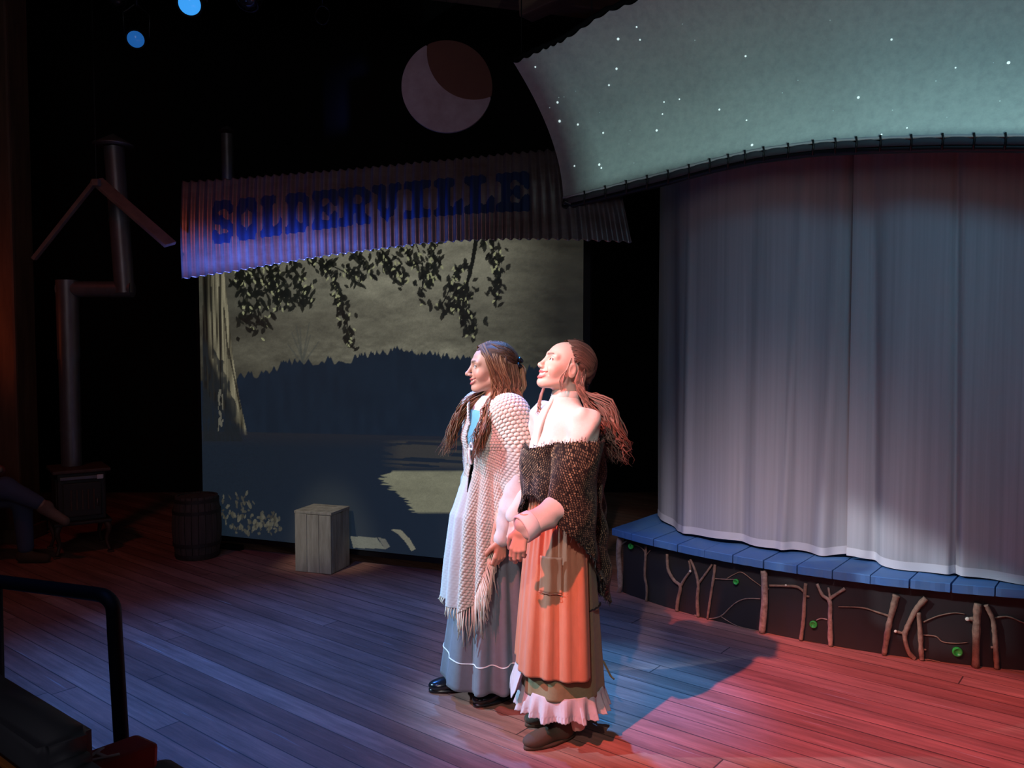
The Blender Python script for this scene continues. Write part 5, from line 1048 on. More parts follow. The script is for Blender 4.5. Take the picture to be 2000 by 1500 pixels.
# ------------------------------------------------------------------ WOMAN WITH THE CREAM KNIT SHAWL
def woman_knit():
    root = empty('person', (-.085, 3.88, 0), math.radians(210), 'person in long grey skirt and cream fringed knit shawl, standing and smiling to the left', 'person')
    HR = rotm(-19, 3); HO = np.array([.005, -.012, 1.548])
    inv = lambda w_: HR.T @ (np.array(w_) - HO)
    o = dict(skin=(.60, .33, .235), lip=(.42, .10, .09), brow=(.13, .07, .045), nose=.006, open=.0066, shoulder=[(-.005, .168, 1.345), (-.005, -.168, 1.345)], elbow=[(-.045, .215, 1.09), (-.03, -.215, 1.09)], wrist=[(.075, .205, .795), (.05, -.21, .80)], hip=(0, 0, .9),
             ankle=[(-.01, .085, .09), (.06, -.10, .09)], neck=(inv((-.015, 0, 1.47)), inv((-.02, 0, 1.38))),
             hands=[(np.array([1, .1, 0]), np.array([-.2, -1, 0]), np.array([.12, -.02, -1]), (38, 44, 48, 52), .6), (np.array([1, 0, 0]), np.array([0, 1, 0]), np.array([.05, 0, -1]), (22, 26, 30, 34), .4)])
    assemble_body(root, o, HO, HR)
    bf = body_sdf(o, False); S_, E_, W_ = o['shoulder'], o['elbow'], o['wrist']
    def blouse(p):
        d = bf(p, .010)
        for k in (0, 1):
            mid = (np.array(E_[k]) * .45 + np.array(W_[k]) * .55); w2 = np.array(W_[k]) * .97 + np.array(E_[k]) * .03; a = chain(p, [S_[k], E_[k], mid], [.060, .066, .060], .02); a = smin(a, rc(p, mid, w2, .060, .036), .02); a = smin(a, rc(p, w2, np.array(W_[k]) + [0, 0, -.004], .031, .034), .005); d = smin(d, a - wrinkle(p, 70, .0035, k), .02)
        return np.maximum(np.maximum(d, p[:, 2] - 1.425), -(p[:, 2] - np.where(np.abs(p[:, 1]) > .15, .60, .98)))
    sdf_cloth('blouse', root, blouse, (-.22, -.32, .74), (.22, .32, 1.44), .0065, M['white_cotton'])
    def bod(p): d = bf(p, .0165); d = np.maximum(d, p[:, 2] - 1.34 + .9 * np.clip(-p[:, 0], -.02, .1)); d = np.maximum(d, .96 - p[:, 2]); return np.maximum(d, np.abs(p[:, 1]) - .17)
    sdf_cloth('bodice', root, bod, (-.16, -.2, .94), (.20, .2, 1.36), .0065, M['teal'])
    # collar and small white bow
    q = MB(); q.tube([np.array([.050 * math.cos(a) - .012, .050 * math.sin(a), 1.425 - .014 * math.cos(a)]) for a in np.linspace(0, 2 * PI, 40)], .008, 8); q.build('collar', M['cream'], root, True)
    q = MB()
    for s in (-1, 1): q.tube(smooth_path([(.125, 0, 1.19), (.135, s * .03, 1.21), (.13, s * .045, 1.185), (.127, 0, 1.18)], 5), .007, 6); q.tube(smooth_path([(.13, 0, 1.185), (.135, s * .012, 1.15), (.13, s * .02, 1.11)], 5), .006, 6)
    q.build('bow', M['trimw'], root, True)
    # skirt
    def ext(al, t): return .035 * t * np.clip(np.cos(al + .35), 0, 1) ** 2
    _, Pt, al = skirt('skirt', root, M['greyskirt'], 1.02, .082, (.098, .125), (.205, .215), (.01, .0), 10, .026, ext=ext, seed=4, nz=60, na=420, zfun=lambda a: .082 + .03 * np.clip(np.cos(a + .9), 0, 1) ** 3 + .004 * np.sin(a * 9))
    q = MB(); j = 51; q.tube([Pt[j, i] * np.array([1.006, 1.006, 1]) for i in range(0, 419, 3)], .0030, 6, closed=True); q.build('white_trim', M['trimw'], root, True)
    shoe('shoe', root, M['leather_b'], (-.015, .07), 6); shoe('shoe', root, M['leather_b'], (.10, -.12), -16)
    # ---- knit shawl
    def core(p):
        d = bf(p, .016); 
        for k in (0, 1): d = smin(d, chain(p, [S_[k], E_[k] + np.array([.0, 0, .02])], [.068, .070], .02), .06)
        d = smin(d, rc(p, (0, -.15, 1.36), (0, .15, 1.36), .055, .055), .05); return d
    na, D = 620, PI / 180; al = np.linspace(-150 * D, 210 * D, na); rows = [(e, 1.20) for e in np.linspace(64, 3, 90)] + [(0, z) for z in np.linspace(1.195, .40, 250)]
    Pt = smooth_grid(drape(core, al, rows, .48, .10), 6); a = al / D; A_ = np.broadcast_to(a, Pt.shape[:2]); Zg = Pt[..., 2]
    # hanging front: pull in and close the long ends
    zlow = np.interp(a, [-150, -110, -80, -55, -30, -12, 5, 22, 38, 48, 56, 66, 80, 96, 110, 125, 150, 180, 210], [.92, .98, .90, .62, .50, .47, .46, .45, .50, .62, .80, .92, 1.0, 1.08, 1.10, 1.02, .94, .88, .92])
    gapL = np.interp(Zg, [.40, .98, 1.06, 1.15, 1.3, 1.40, 1.5], [9, 9, 5, 1, -8, -28, -60]); gapR = np.interp(Zg, [.40, .98, 1.06, 1.15, 1.3, 1.40, 1.5], [9, 9, 13, 20, 27, 34, 62])
    keep = (Zg > zlow[None]) & ~((A_ > gapL) & (A_ < gapR)); rr_ = np.hypot(Pt[..., 0], Pt[..., 1]); keep &= ~((Zg > 1.40) & (rr_ < .062))
    fl = .020 * np.sin(A_ * D * 16 + 1) * np.clip((1.15 - Zg) / .5, 0, 1); tgt = np.hypot(Pt[..., 0], Pt[..., 1])
    dirn = Pt.copy(); dirn[..., 2] = 0; dirn /= np.linalg.norm(dirn, axis=-1, keepdims=True); skr = .085 + .075 * np.clip((1.12 - Zg) / .25, 0, 1) + .05 * np.clip((.9 - Zg) / .5, 0, 1)
    want = np.maximum(tgt, skr + .03); Pt = Pt + dirn * ((want - tgt) + fl)[..., None]
    N_ = grid_normals(Pt); su = np.cumsum(np.r_[0, np.linalg.norm(np.diff(Pt[120], axis=0), axis=1)]); sv = np.cumsum(np.r_[0, np.linalg.norm(np.diff(Pt[:, 300], axis=0), axis=1)]); sv = np.cumsum(np.r_[0, np.linalg.norm(np.diff(Pt[:, 413], axis=0), axis=1)]); U_, V_ = np.meshgrid(al * .21, sv)
    cell = .0185; rowi = np.floor(V_ / cell); uu = (U_ / cell + .5 * (rowi % 2)) % 1 - .5; vv = (V_ / cell) % 1 - .5; bob = np.clip(1 - (uu ** 2 + vv ** 2) * 5.2, 0, 1) ** .6
    c2 = .013; mesh_h = np.clip(np.abs(((U_ + .4 * V_) / c2) % 1 - .5) * 2, 0, 1) * np.clip(np.abs(((V_ - .3 * U_) / c2) % 1 - .5) * 2, 0, 1); upper = np.clip((Zg - 1.16) / .05, 0, 1)
    pan = np.clip((np.abs(A_ - 2) - 0) / 8, 0, 1); shr = 1 - .85 * np.clip((16 - A_) / 6, 0, 1) * np.clip((1.08 - Zg) / .05, 0, 1); hgt = upper * bob * .0075 + (1 - upper) * np.sqrt(mesh_h) * .006 * shr
    Pt = Pt + N_ * hgt[..., None]
    ctr = np.where(upper > .5, bob, np.sqrt(mesh_h)); base = np.array([.60, .54, .47]); lo_ = .50 * upper + .22 * (1 - upper); colr_ = base[None, None] * (lo_ + (1.08 - lo_) * np.clip(ctr * 1.3, 0, 1))[..., None]
    sheer = (A_ < 14) & (Zg < 1.05); colr_[sheer] = np.array([.62, .64, .68]) * (.92 + .08 * ctr[sheer])[..., None]
    masked_grid('knit_shawl', Pt, keep, M['knit'], root, colr_, .005)
    # fringe along the lower edge
    q = MB(); r = np.random.default_rng(5); zi = np.array([np.where(keep[:, i])[0].max() if keep[:, i].any() else 0 for i in range(na)])
    for i in range(0, na, 3):
        aa = a[i]
        if not (-85 < aa < 110) or zi[i] == 0: continue
        p = Pt[zi[i], i]; L_ = np.interp(aa, [-85, -30, 5, 30, 50, 62, 80, 110], [.06, .03, .05, .16, .20, .17, .12, .06]) * r.uniform(.75, 1.1)
        d = nrm([p[0], p[1], 0]); q.tube([p - [0, 0, -.01], p + d * .006 + np.array([r.normal(0, .004), r.normal(0, .004), -L_ * .5]), p + d * .004 + np.array([r.normal(0, .009), r.normal(0, .009), -L_])], [.0032, .0030, .0018], 5)
    # edge running up the near front panel
    for z_ in np.arange(.52, 1.0, .006):
        j = np.argmin(np.abs(Zg[:, 300] - z_)); ii = np.where(keep[j])[0]; ii = ii[(a[ii] > 25) & (a[ii] < 90)]
        if len(ii) == 0: continue
        p = Pt[j, ii.max()]; L_ = r.uniform(.10, .19); d = nrm([p[0], p[1], 0]); q.tube([p, p + d * .012 + np.array([-.02, .012, -L_ * .5]), p + d * .010 + np.array([-.02 + r.normal(0, .01), .02, -L_])], [.0032, .0028, .0018], 5)
    q.build('fringe', M['fringe'], root, True)['kind'] = 'stuff'
    # ---- hair
    hb = np.array([.105, .042, .022]); tip = np.array([.38, .18, .085]); r = np.random.default_rng(8)
    def capf(p):
        d = ell(p, (-.020, 0, .040), (.106, .083, .092)); d = smin(d, ell(p, (-.045, 0, .0), (.080, .078, .09)), .03); hl = p[:, 0] * .62 - (p[:, 2] - .052) * .78 - .036; hl2 = (p[:, 0] - .036 - .25 * np.clip(p[:, 2], -.1, .08)); d = np.maximum(d, np.minimum(np.maximum(hl, -(p[:, 2] - .045)), 9)); d = np.where(p[:, 2] < .045, np.maximum(d, hl2), d); ed = np.where(p[:, 2] < .045, hl2, np.maximum(hl, -(p[:, 2] - .045) * 2)); d = d + .008 * np.clip(1 + ed / .022, 0, 1) ** 2; return np.maximum(d, -.085 - p[:, 2]) - .002 * np.sin(np.abs(p[:, 1]) * 160 + p[:, 0] * 60 + p[:, 2] * 30)
    v, f = surface_nets(capf, (-.16, -.11, -.11), (.12, .11, .15), .003); cc_ = np.outer(.8 + .5 * (np.sin(np.abs(v[:, 1]) * 300 + v[:, 0] * 80) > 0), hb); hair = mesh('hair', v @ HR.T + HO, f, M['hair'], root, attrs={'col': cc_})
    gs = []; H = lambda *p: np.array(p) @ HR.T + HO; HH = lambda *p: onhull(p, ((-.020, 0, .040), (.106, .083, .092)), ((-.045, 0, .0), (.080, .078, .09)), 1.012) @ HR.T + HO
    for s in (1, -1):
        for i in range(150):
            u = r.uniform(0, 1); st = H(.072 - .13 * u, s * .006, .118 + .015 * math.sin(u * PI) - .030 * abs(u - .45)); w_ = r.uniform(0, 1); m1 = H(.050 - .10 * u, s * (.080 + r.uniform(-.004, .006)), .055 + r.uniform(-.01, .01)); m2 = H(.022 - .085 * u + r.uniform(-.006, .006), s * (.087 + r.uniform(-.004, .008)), -.015); m3 = H(.008 - .085 * u, s * .090, -.085)
            front = r.uniform() < .62
            if s > 0: endp = [np.array([.075, .105, 1.36]), np.array([.125, .085 + .05 * w_, 1.27]), np.array([.140 + .02 * w_, .05 + .06 * w_, 1.20 - .06 * w_])] if front else [np.array([-.05, .12, 1.36]), np.array([-.085, .11, 1.30])]
            else: endp = [np.array([.095, -.095, 1.37]), np.array([.150, -.10 - .03 * w_, 1.28]), np.array([.175 + .03 * w_, -.10 - .04 * w_, 1.19 - .05 * w_])] if front else [np.array([-.05, -.12, 1.36]), np.array([-.085, -.11, 1.30])]
            e = [p + r.normal(0, .012, 3) for p in endp]; t = r.uniform(0, 1); c = hb * r.uniform(.7, 1.4) * (1 - t * .75) + tip * t * .75 * r.uniform(.7, 1.2); gs.append(([st, m1, m2, m3] + e, r.uniform(.0030, .0060), r.uniform(.010, .022), r.uniform(1.8, 3.2), c))
    for i in range(80):   # half-ponytail behind the clip
        s = r.uniform(-1, 1); st = H(-.115, s * .03, .035); gs.append(([st, H(-.142, s * .035, .0) + r.normal(0, .004, 3), H(-.150 + r.uniform(-.01, .02), s * .05, -.07), H(-.135, s * .06, -.13), np.array([-.13, .02 + s * .07, 1.33]) + r.normal(0, .01, 3)], r.uniform(.005, .008), r.uniform(.004, .012), r.uniform(1, 2.2), tip * r.uniform(.6, 1.25)))
    for i in range(150):   # combed-back strands to the clip
        s = r.choice([-1, 1]); u = r.uniform(0, 1); k_ = r.uniform(0, 1); gs.append(([HH(.050 - .12 * u, s * .006, .130 - .016 * u * u), HH(-.005 - .06 * u, s * (.050 + .03 * k_), .118 - .045 * k_ - .01 * u), HH(-.065 - .02 * u, s * (.052 + .026 * k_), .098 - .055 * k_), HH(-.120, s * .032, .048 - .02 * k_)], r.uniform(.0028, .0045), .003, 1, hb * r.uniform(.6, 1.6)))
    for i in range(110):   # underneath, falling from behind the ears
        s = r.choice([-1, 1]); k_ = r.uniform(0, 1); t = r.uniform(0, 1); gs.append(([H(-.045 - .065 * k_, s * (.084 - .03 * k_), .03), H(-.055 - .07 * k_, s * (.088 - .03 * k_), -.03), H(-.06 - .065 * k_, s * .085, -.10), np.array([-.09 - .03 * k_, s * .09, 1.36]), np.array([-.10 - .02 * k_, s * .10, 1.30]) + r.normal(0, .012, 3)], r.uniform(.0035, .006), r.uniform(.008, .018), r.uniform(1.6, 3), (hb * (1 - t * .7) + tip * t * .7) * r.uniform(.8, 1.2)))
    locks('hair_locks', gs, M['hair'], hair, 3)
    q = MB(); q.tube(smooth_path([H(-.118, .045, .055), H(-.135, .02, .045), H(-.135, -.02, .045), H(-.118, -.045, .055)], 5), .011, 8); q.tube(smooth_path([H(-.112, .052, .03), H(-.135, .025, .015), H(-.135, -.025, .015), H(-.112, -.052, .03)], 5), .010, 8); q.build('hair_clip', M['clip'], root, True)
    return root
woman_knit()

# ------------------------------------------------------------------ WOMAN WITH THE DARK WOVEN SHAWL
def woman_dark():
    root = empty('person', (.215, 3.50, 0), math.radians(207), 'person in rust apron and dark woven shawl, looking up with a wide smile', 'person')
    HR = rotm(-8, 24); HO = np.array([-.010, -.004, 1.560])
    inv = lambda w_: HR.T @ (np.array(w_) - HO)
    o = dict(skin=(.70, .48, .39), lip=(.50, .13, .13), brow=(.13, .06, .04), nose=0.0, round=.004, open=.0088, shoulder=[(-.005, .172, 1.345), (-.005, -.172, 1.345)], elbow=[(.095, .200, 1.03), (-.03, -.22, 1.08)], wrist=[(.300, .205, .950), (.14, -.17, .90)], hip=(0, 0, .9),
             ankle=[(-.02, .09, .09), (.05, -.09, .09)], neck=(inv((-.015, 0, 1.47)), inv((-.02, 0, 1.38))),
             hands=[(np.array([.6, -.6, .2]), np.array([-.5, -.8, 0]), np.array([.22, -.05, -1]), (26, 30, 36, 40), .5), (np.array([0, 1, 0]), np.array([-1, 0, 0]), np.array([.3, .2, -.9]), (30, 30, 30, 30), .5)])
    assemble_body(root, o, HO, HR); bf = body_sdf(o, False); S_, E_, W_ = o['shoulder'], o['elbow'], o['wrist']
    def blouse(p):
        d = bf(p, .012)
        for k in (0, 1):
            w2 = np.array(W_[k]) * .9 + np.array(E_[k]) * .1; a = chain(p, [S_[k], E_[k], w2], [.066, .056, .050], .02); d = smin(d, a - wrinkle(p, 60, .0055, k * 2), .02)
        return np.maximum(np.maximum(d, p[:, 2] - 1.445), 1.0 - .15 * (np.hypot(p[:, 0], p[:, 1]) > .17) - p[:, 2])
    sdf_cloth('blouse', root, blouse, (-.22, -.34, .84), (.34, .34, 1.46), .0065, M['cream'])
    # turned-back cuff
    for k in (0,):
        w_ = np.array(W_[k]); e_ = np.array(E_[k]); d = nrm(w_ - e_); q = MB(); pr = [(.050, -.045), (.056, -.040), (.058, .010), (.052, .016), (.046, .010), (.045, -.03)]
        R = Vector(d).to_track_quat('Z', 'Y').to_matrix(); q.lathe([(a_ * 1.0, b_) for a_, b_ in pr], tuple(w_ - d * .008), 28, R); q.build('cuff', M['trimw'], root, True)
    q = MB(); q.lathe([(.056, -.045), (.062, -.040), (.061, .0), (.059, .022), (.055, .024), (.053, -.02)], (-.014, 0, 1.445), 40, Matrix.Rotation(-.12, 3, 'Y')); q.build('collar', M['cream'], root, True)
    q = MB(); q.tube(smooth_path([(.045, .004, 1.44), (.082, .006, 1.38), (.112, .006, 1.31), (.125, .006, 1.24)], 6), .0085, 6); o_ = q.build('placket', M['cream'], root, True)
    # skirts
    skirt('olive_skirt', root, M['olive'], 1.02, .20, (.102, .128), (.172, .182), (.0, .0), 9, .010, seed=12, wavy=.004)
    def exr(al, t): return .02 * t * np.sin(al * 26) + .006 * np.sin(al * 61)
    skirt('lace_ruffle', root, M['lace'], .215, .118, (.172, .180), (.196, .204), (.0, 0), 17, .006, seed=3, nz=24, na=720, ext=lambda al, t: .017 * t * np.sin(al * 19 + 1.5 * np.sin(al * 3)) - .002 * (t > .75) * (np.sin(al * 90) > 0), zfun=lambda a: .118 + .004 * np.abs(np.sin(a * 45)) + .006 * np.sin(a * 7))
    skirt('petticoat', root, M['lace'], .40, .19, (.160, .165), (.19, .20), (.035, -.02), 6, .01, arange=(-60 * PI / 180, 5 * PI / 180), seed=8, na=120, nz=30, zfun=lambda a: .19 + .02 * np.sin(a * 12))
    D = PI / 180
    _, Pt, al = skirt('apron', root, M['apron'], 1.03, .30, (.112, .138), (.190, .200), (.006, .0), 13, .0085, arange=(-98 * D, 96 * D), seed=21, na=420, nz=90, off=.008, power=.65, ext=lambda al, t: .012 * np.exp(-t * 6) * np.sin(al * 34) + .012 * t * np.sin(al * 5 + .6), zfun=lambda a: .315 - .02 * np.clip(np.cos(a - .9), 0, 1))
    # patch pocket on the near side
    def gp(u, t, e=.006):
        i = np.clip((u * D - al[0]) / (al[-1] - al[0]) * (len(al) - 1), 0, len(al) - 1); i = int(i); j = int(t * 89); p = Pt[j, i]; d = nrm([p[0], p[1], 0]); return p + d * e
    us = np.linspace(28, 60, 18); ts = np.linspace(.32, .52, 16); G_ = np.array([[gp(u, t, .006 + .010 * math.exp(-((t - .32) / .05) ** 2)) for u in us] for t in ts]); G_ = smooth_grid(G_, 3); masked_grid('pocket', G_[::-1], np.ones(G_.shape[:2], bool), M['apron'], root, thick=.003)
    q = MB(); q.tube([gp(u, .52, .010) for u in np.linspace(28, 60, 14)], .0018, 5); q.build('pocket_seam', M['apron'], root, True)
    q = MB(); rz = lambda a_, z_, r_: np.array([r_ * math.cos(a_ * D), r_ * math.sin(a_ * D), z_]); q.tube([rz(a_, .56 + .002 * (a_ % 3), .1625) for a_ in range(98, 150, 4)], .0042, 6); q.build('ribbon', M['strap'], root, True)
    q = MB(); q.tube(smooth_path([rz(148, .31, .176), rz(150, .27, .195), rz(152, .24, .21), rz(153, .225, .225)], 4), [.0045] * 13, 5); q.build('apron_tie', M['olive'], root, True)
    shoe('boot', root, M['suede'], (.055, .07), 4, boot=True); shoe('boot', root, M['suede'], (-.045, -.075), -10, boot=True)
    # ---- woven shawl
    def core(p):
        d = bf(p, .016)
        for k in (0, 1): d = smin(d, chain(p, [S_[k], E_[k]], [.082, .080], .02), .08)
        return d
    na = 560; al = np.linspace(-170 * D, 190 * D, na); rows = [(e, 1.20) for e in np.linspace(30, 2, 40)] + [(0, z) for z in np.linspace(1.195, .48, 230)]
    Pt = smooth_grid(drape(core, al, rows, .48, .06), 14); a = al / D; A_ = np.broadcast_to(a, Pt.shape[:2]); Zg = Pt[..., 2]
    dirn = Pt.copy(); dirn[..., 2] = 0; rad = np.linalg.norm(dirn, axis=-1); dirn /= rad[..., None]
    fold = .010 * np.sin(A_ * D * 9 + Zg * 14) * np.clip((1.25 - Zg) / .3, 0, 1) + .007 * np.sin(A_ * D * 4 - Zg * 30); want = np.maximum(rad, .17 + .03 * np.clip((1.0 - Zg) / .5, 0, 1)); Pt = Pt + dirn * (want - rad + fold)[..., None]
    ztop = np.interp(a, [-170, -110, -60, -20, 10, 40, 75, 110, 150, 190], [1.30, 1.27, 1.22, 1.225, 1.235, 1.262, 1.285, 1.275, 1.29, 1.30]) + .004 * np.sin(a * 1.9) + .003 * np.sin(a * 5.3)
    zlow = np.interp(a, [-170, -120, -60, -20, 0, 20, 40, 55, 70, 85, 100, 115, 130, 145, 160, 190], [.60, .66, .86, 1.0, 1.035, 1.04, 1.01, .955, .895, .83, .765, .70, .63, .575, .55, .57]) + .004 * np.sin(a * 2.3)
    keep = (Zg < ztop[None]) & (Zg > zlow[None]); N_ = grid_normals(Pt); su = np.cumsum(np.r_[0, np.linalg.norm(np.diff(Pt[80], axis=0), axis=1)]); sv = np.cumsum(np.r_[0, np.linalg.norm(np.diff(Pt[:, 300], axis=0), axis=1)]); U_, V_ = np.meshgrid(su, sv)
    U2 = U_ + .006 * np.sin(V_ * 21) + .35 * V_; V2 = V_ + .010 * np.sin(U_ * 13) - .22 * U_; c = .0088
    ck = (np.floor(U2 / (c * .62)) + np.floor(V2 / c)) % 2; r = np.random.default_rng(11); rnd = r.random((400, 600)); ri = rnd[(np.floor(V2 / c).astype(int)) % 400, (np.floor(U2 / (c * .62)).astype(int)) % 600]; du = np.abs((U2 / (c * .62)) % 1 - .5); dv = np.abs((V2 / c) % 1 - .5)
    dash = (ck > 0) & (du < .34) & (dv < .30) & (ri > .12); stripe = .55 + .45 * np.sin(U_ * 46) * np.sin(U_ * 11 + 1); h_ = (1 - du * du * 3) * (1 - dv * dv * 3); Pt = Pt + N_ * (h_ * .0022)[..., None]
    colr_ = np.tile(np.array([.013, .012, .011]), (*Pt.shape[:2], 1)); k_ = (dash * (.20 + .8 * ri ** 1.5) * np.clip(stripe, .10, 1))[..., None]; colr_ = colr_ * (1 - k_) + np.array([.62, .50, .30]) * k_
    masked_grid('woven_shawl', Pt, keep, M['darkwool'], root, colr_, .006)
    q = MB(); r = np.random.default_rng(2)
    for i in range(0, na, 4):   # loose threads on both edges
        kk = np.where(keep[:, i])[0]
        if len(kk) == 0: continue
        p = Pt[kk.min(), i]; d = nrm([p[0], p[1], 0]); q.tube([p, p + d * .004 + np.array([r.normal(0, .003), r.normal(0, .003), r.uniform(.004, .014)])], [.0016, .0006], 4)
        p = Pt[kk.max(), i]; q.tube([p, p + np.array([r.normal(0, .004), r.normal(0, .004), -r.uniform(.006, .02)])], [.0018, .0008], 4)
    q.build('loose_threads', M['darkwool2'], root)['kind'] = 'stuff'
    # ---- hair
    hb = np.array([.10, .050, .036]); tip = np.array([.30, .18, .14]); r = np.random.default_rng(18)
    def capf(p):
        d = ell(p, (-.024, 0, .042), (.104, .082, .092)); d = smin(d, ell(p, (-.055, 0, .01), (.070, .072, .08)), .03); hl = (p[:, 0] - .020) * .86 - (p[:, 2] - .090) * .5 ; ed = np.where(p[:, 2] > .03, hl, np.maximum(hl, p[:, 0] + .012)); d = np.maximum(d, ed); d = d + .009 * np.clip(1 + ed / .025, 0, 1) ** 2; return np.maximum(d, -.060 - p[:, 2]) - .002 * np.sin(np.abs(p[:, 1]) * 150 + p[:, 2] * 90 + p[:, 0] * 40)
    v, f = surface_nets(capf, (-.16, -.11, -.09), (.12, .11, .15), .003); cc_ = np.outer(.8 + .5 * (np.sin(np.abs(v[:, 1]) * 260 + v[:, 2] * 120) > 0), hb); hair = mesh('hair', v @ HR.T + HO, f, M['hair'], root, attrs={'col': cc_}); gs = []; H = lambda *p: np.array(p) @ HR.T + HO; HH = lambda *p: onhull(p, ((-.024, 0, .042), (.104, .082, .092)), ((-.055, 0, .01), (.070, .072, .08)), 1.012) @ HR.T + HO
    for i in range(330):  # swept back over the crown to the gathered back
        s = r.choice([-1, 1]); u = r.uniform(0, 1); hx = .062 - .030 * u; v_ = r.uniform(0, 1); gs.append(([HH(.050 - .050 * u - .02 * v_, s * (.004 + .072 * u), .124 - .072 * u - .02 * u * u), HH(-.005 - .02 * v_, s * (.015 + .070 * u), .130 - .085 * u), HH(-.065 - .02 * v_, s * (.012 + .075 * u), .112 - .085 * u), HH(-.115, s * .055 * u, .060 - .07 * u + r.uniform(-.02, .02)), HH(-.125, s * .035 * u, .0 - .03 * u)], r.uniform(.0030, .0052), .0045, r.uniform(.8, 1.6), hb * r.uniform(.7, 1.7)))
    for i in range(270):  # long waves down the back
        s = r.uniform(-1, 1); t = r.uniform(0, 1); w_ = r.uniform(0, 1); st = H(-.122 + .075 * abs(s), s * .082, -.0 + r.uniform(-.03, .045)); c = hb * (1 - t * .7) * r.uniform(.8, 1.5) + tip * t * .7 * r.uniform(.7, 1.2)
        side = .035 + .150 * s; e = [np.array([-.105 - .02 * w_, side, 1.42]), np.array([-.135 - .03 * w_, side * 1.15, 1.33]), np.array([-.165 - .03 * w_, side * 1.05 + .02, 1.25]), np.array([-.185 - .035 * w_, side * .9 + .03, 1.19 + .05 * r.uniform(-.6, 1)])]; gs.append(([st, H(-.135 + .05 * abs(s), s * .090, -.06)] + [p + r.normal(0, .010, 3) for p in e], r.uniform(.0032, .0065), r.uniform(.010, .024), r.uniform(2.2, 4.0), c))
    for i in range(46):   # loose side strands beneath the ear
        t = r.uniform(0, 1); gs.append(([H(-.030 - .04 * t, .074, .01), H(-.038 - .04 * t, .086, -.05), np.array([-.045 - .03 * t, .085, 1.43]), np.array([-.06 - .04 * t, .095, 1.38]) + r.normal(0, .012, 3)], r.uniform(.003, .006), r.uniform(.006, .014), r.uniform(1.4, 2.4), tip * r.uniform(.5, 1.2)))
    for i in range(6): gs.append(([H(.018, .070, .045), H(.020, .078, .0), H(.012 + .004 * i, .080, -.055), H(.006, .078, -.10)], .0024, .006, 1.6, tip * r.uniform(.8, 1.2)))
    for i in range(12): gs.append(([H(.0, -.078, .0), H(.02, -.085, -.06), np.array([.065, -.085, 1.42]), np.array([.068 + r.normal(0, .008), -.075, 1.36])], .003, .010, 1.8, tip * r.uniform(.7, 1.1)))
    for i in range(5): gs.append(([H(.02 - .03 * i / 10, .01, .132), H(.0, .005, .138), H(-.03, r.normal(0, .02), .142)], .0010, .001, 1, hb * 1.4))
    locks('hair_locks', gs, M['hair'], hair, 13)
    return root
M['darkwool2'] = mat('dark_threads', (.05, .045, .04, 1), .9)
woman_dark()

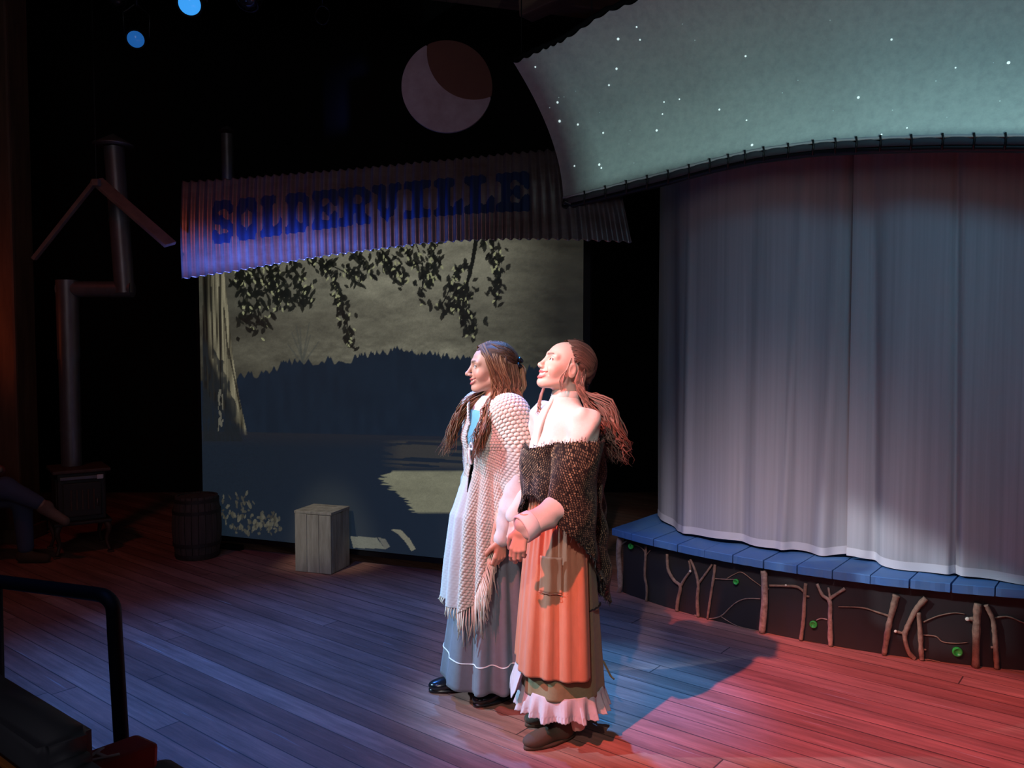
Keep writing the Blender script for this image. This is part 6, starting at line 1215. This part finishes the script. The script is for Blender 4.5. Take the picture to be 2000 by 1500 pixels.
# ------------------------------------------------------------------ SEATED AUDIENCE MEMBER
def seated():
    base = G(20, 1112); root = empty('person', (base[0] - .15, 6.13, 0), 0, 'dimly lit person seated with crossed legs at the far left edge', 'person')
    sk = (.34, .20, .15)
    def fn(p):
        d = rc(p, (-.30, 0, .52), (-.33, 0, .78), .125, .12); d = smin(d, ell(p, (-.32, 0, .90), (.11, .17, .12)), .06); d = smin(d, rc(p, (-.31, 0, 1.0), (-.29, 0, 1.08), .05, .05), .03)
        d = smin(d, ell(p, (-.27, 0, 1.17), (.095, .074, .115)), .02); d = smin(d, ell(p, (-.18, 0, 1.15), (.02, .012, .02)), .01)
        d = smin(d, chain(p, [(-.28, .1, .50), (.14, .10, .50), (.16, .10, .10)], [.085, .062, .042], .03), .04)
        d = smin(d, chain(p, [(-.28, -.08, .50), (.10, -.04, .60), (.36, .04, .44)], [.085, .064, .040], .03), .04)
        d = smin(d, chain(p, [(-.32, -.17, .94), (-.22, -.25, .72), (.02, -.10, .70)], [.05, .04, .028], .02), .03)
        d = smin(d, chain(p, [(-.32, .17, .94), (-.22, .25, .72), (.0, .06, .72)], [.05, .04, .028], .02), .03)
        return d
    v, f = surface_nets(fn, (-.5, -.38, .02), (.48, .38, 1.32), .011); c = np.tile(np.array(sk), (len(v), 1)); mesh('body', v, f, M['skin'], root, attrs={'col': c})
    jeans = mat('blue_jeans', (.07, .085, .15, 1), .9, bump=(v3(200), .2, .002)); top = mat('dark_red_top', (.28, .07, .06, 1), .85)
    def jf(p):
        d = chain(p, [(-.28, .1, .50), (.14, .10, .50), (.16, .10, .12)], [.097, .074, .055], .03); d = smin(d, chain(p, [(-.28, -.08, .50), (.10, -.04, .60), (.30, .02, .48)], [.097, .076, .054], .03), .03); return smin(d, rc(p, (-.30, -.05, .50), (-.30, .05, .50), .14, .14), .04)
    v, f = surface_nets(jf, (-.5, -.32, .06), (.42, .32, .72), .010); mesh('jeans', v, f, jeans, root)
    def tf(p):
        d = rc(p, (-.30, 0, .60), (-.33, 0, .78), .138, .132); d = smin(d, ell(p, (-.32, 0, .90), (.122, .182, .13)), .06)
        for s in (-1, 1): d = smin(d, chain(p, [(-.32, s * .17, .94), (-.22, s * .25, .72), (-.04, s * .13, .70)], [.062, .052, .040], .02), .03)
        return np.maximum(d, p[:, 2] - 1.03)
    v, f = surface_nets(tf, (-.5, -.36, .45), (.05, .36, 1.04), .010); mesh('shirt', v, f, top, root)
    def hf(p): return np.maximum(ell(p, (-.285, 0, 1.19), (.108, .088, .118)), (p[:, 0] + .225) - .5 * np.clip(p[:, 2] - 1.2, -.05, .1) * 2)
    v, f = surface_nets(hf, (-.42, -.12, 1.03), (-.12, .12, 1.33), .006); mesh('hair', v, f, M['hair'], root, attrs={'col': np.tile([.02, .015, .012], (len(v), 1))})
    for k, (a, d_) in enumerate([((.36, .04, .44), (.86, .1, -.50)), ((.16, .10, .07), (1, 0, 0))]):
        a = np.array(a, float); d_ = nrm(d_)
        def sf(p): dd = rc(p, a - d_ * .03 + [0, 0, -.02], a + d_ * .15 + [0, 0, -.035], .045, .034); dd = smin(dd, ell(p, a + [0, 0, .0], (.05, .045, .05)), .02); return dd if k == 0 else np.maximum(dd, .002 - p[:, 2])
        v, f = surface_nets(sf, a - [.12, .12, .16], a + [.24, .14, .12], .006); mesh('shoe', v, f, M['boardwood'] if k == 0 else M['suede'], root)
    return base
seated()
bs = G(20, 1112); ch = empty('audience_chair', (bs[0] - .45, 6.13, 0), 0, 'dark chair under the seated person at the far left edge', 'chair')
q = MB(); q.box((-.02, 0, .345), (.44, .44, .035), bev=.01); q.build('seat', M['seatpad'], ch); q = MB(); q.box((-.25, 0, .74), (.03, .42, .32), bev=.01); q.build('backrest', M['seatpad'], ch)
for sx in (-1, 1):
    for sy in (-1, 1):
        q = MB(); q.box((sx * .19 - .03, sy * .19, .165 if sx > 0 else .42), (.03, .03, .33 if sx > 0 else .84), bev=.004); q.build('leg', M['blackmetal'], ch)
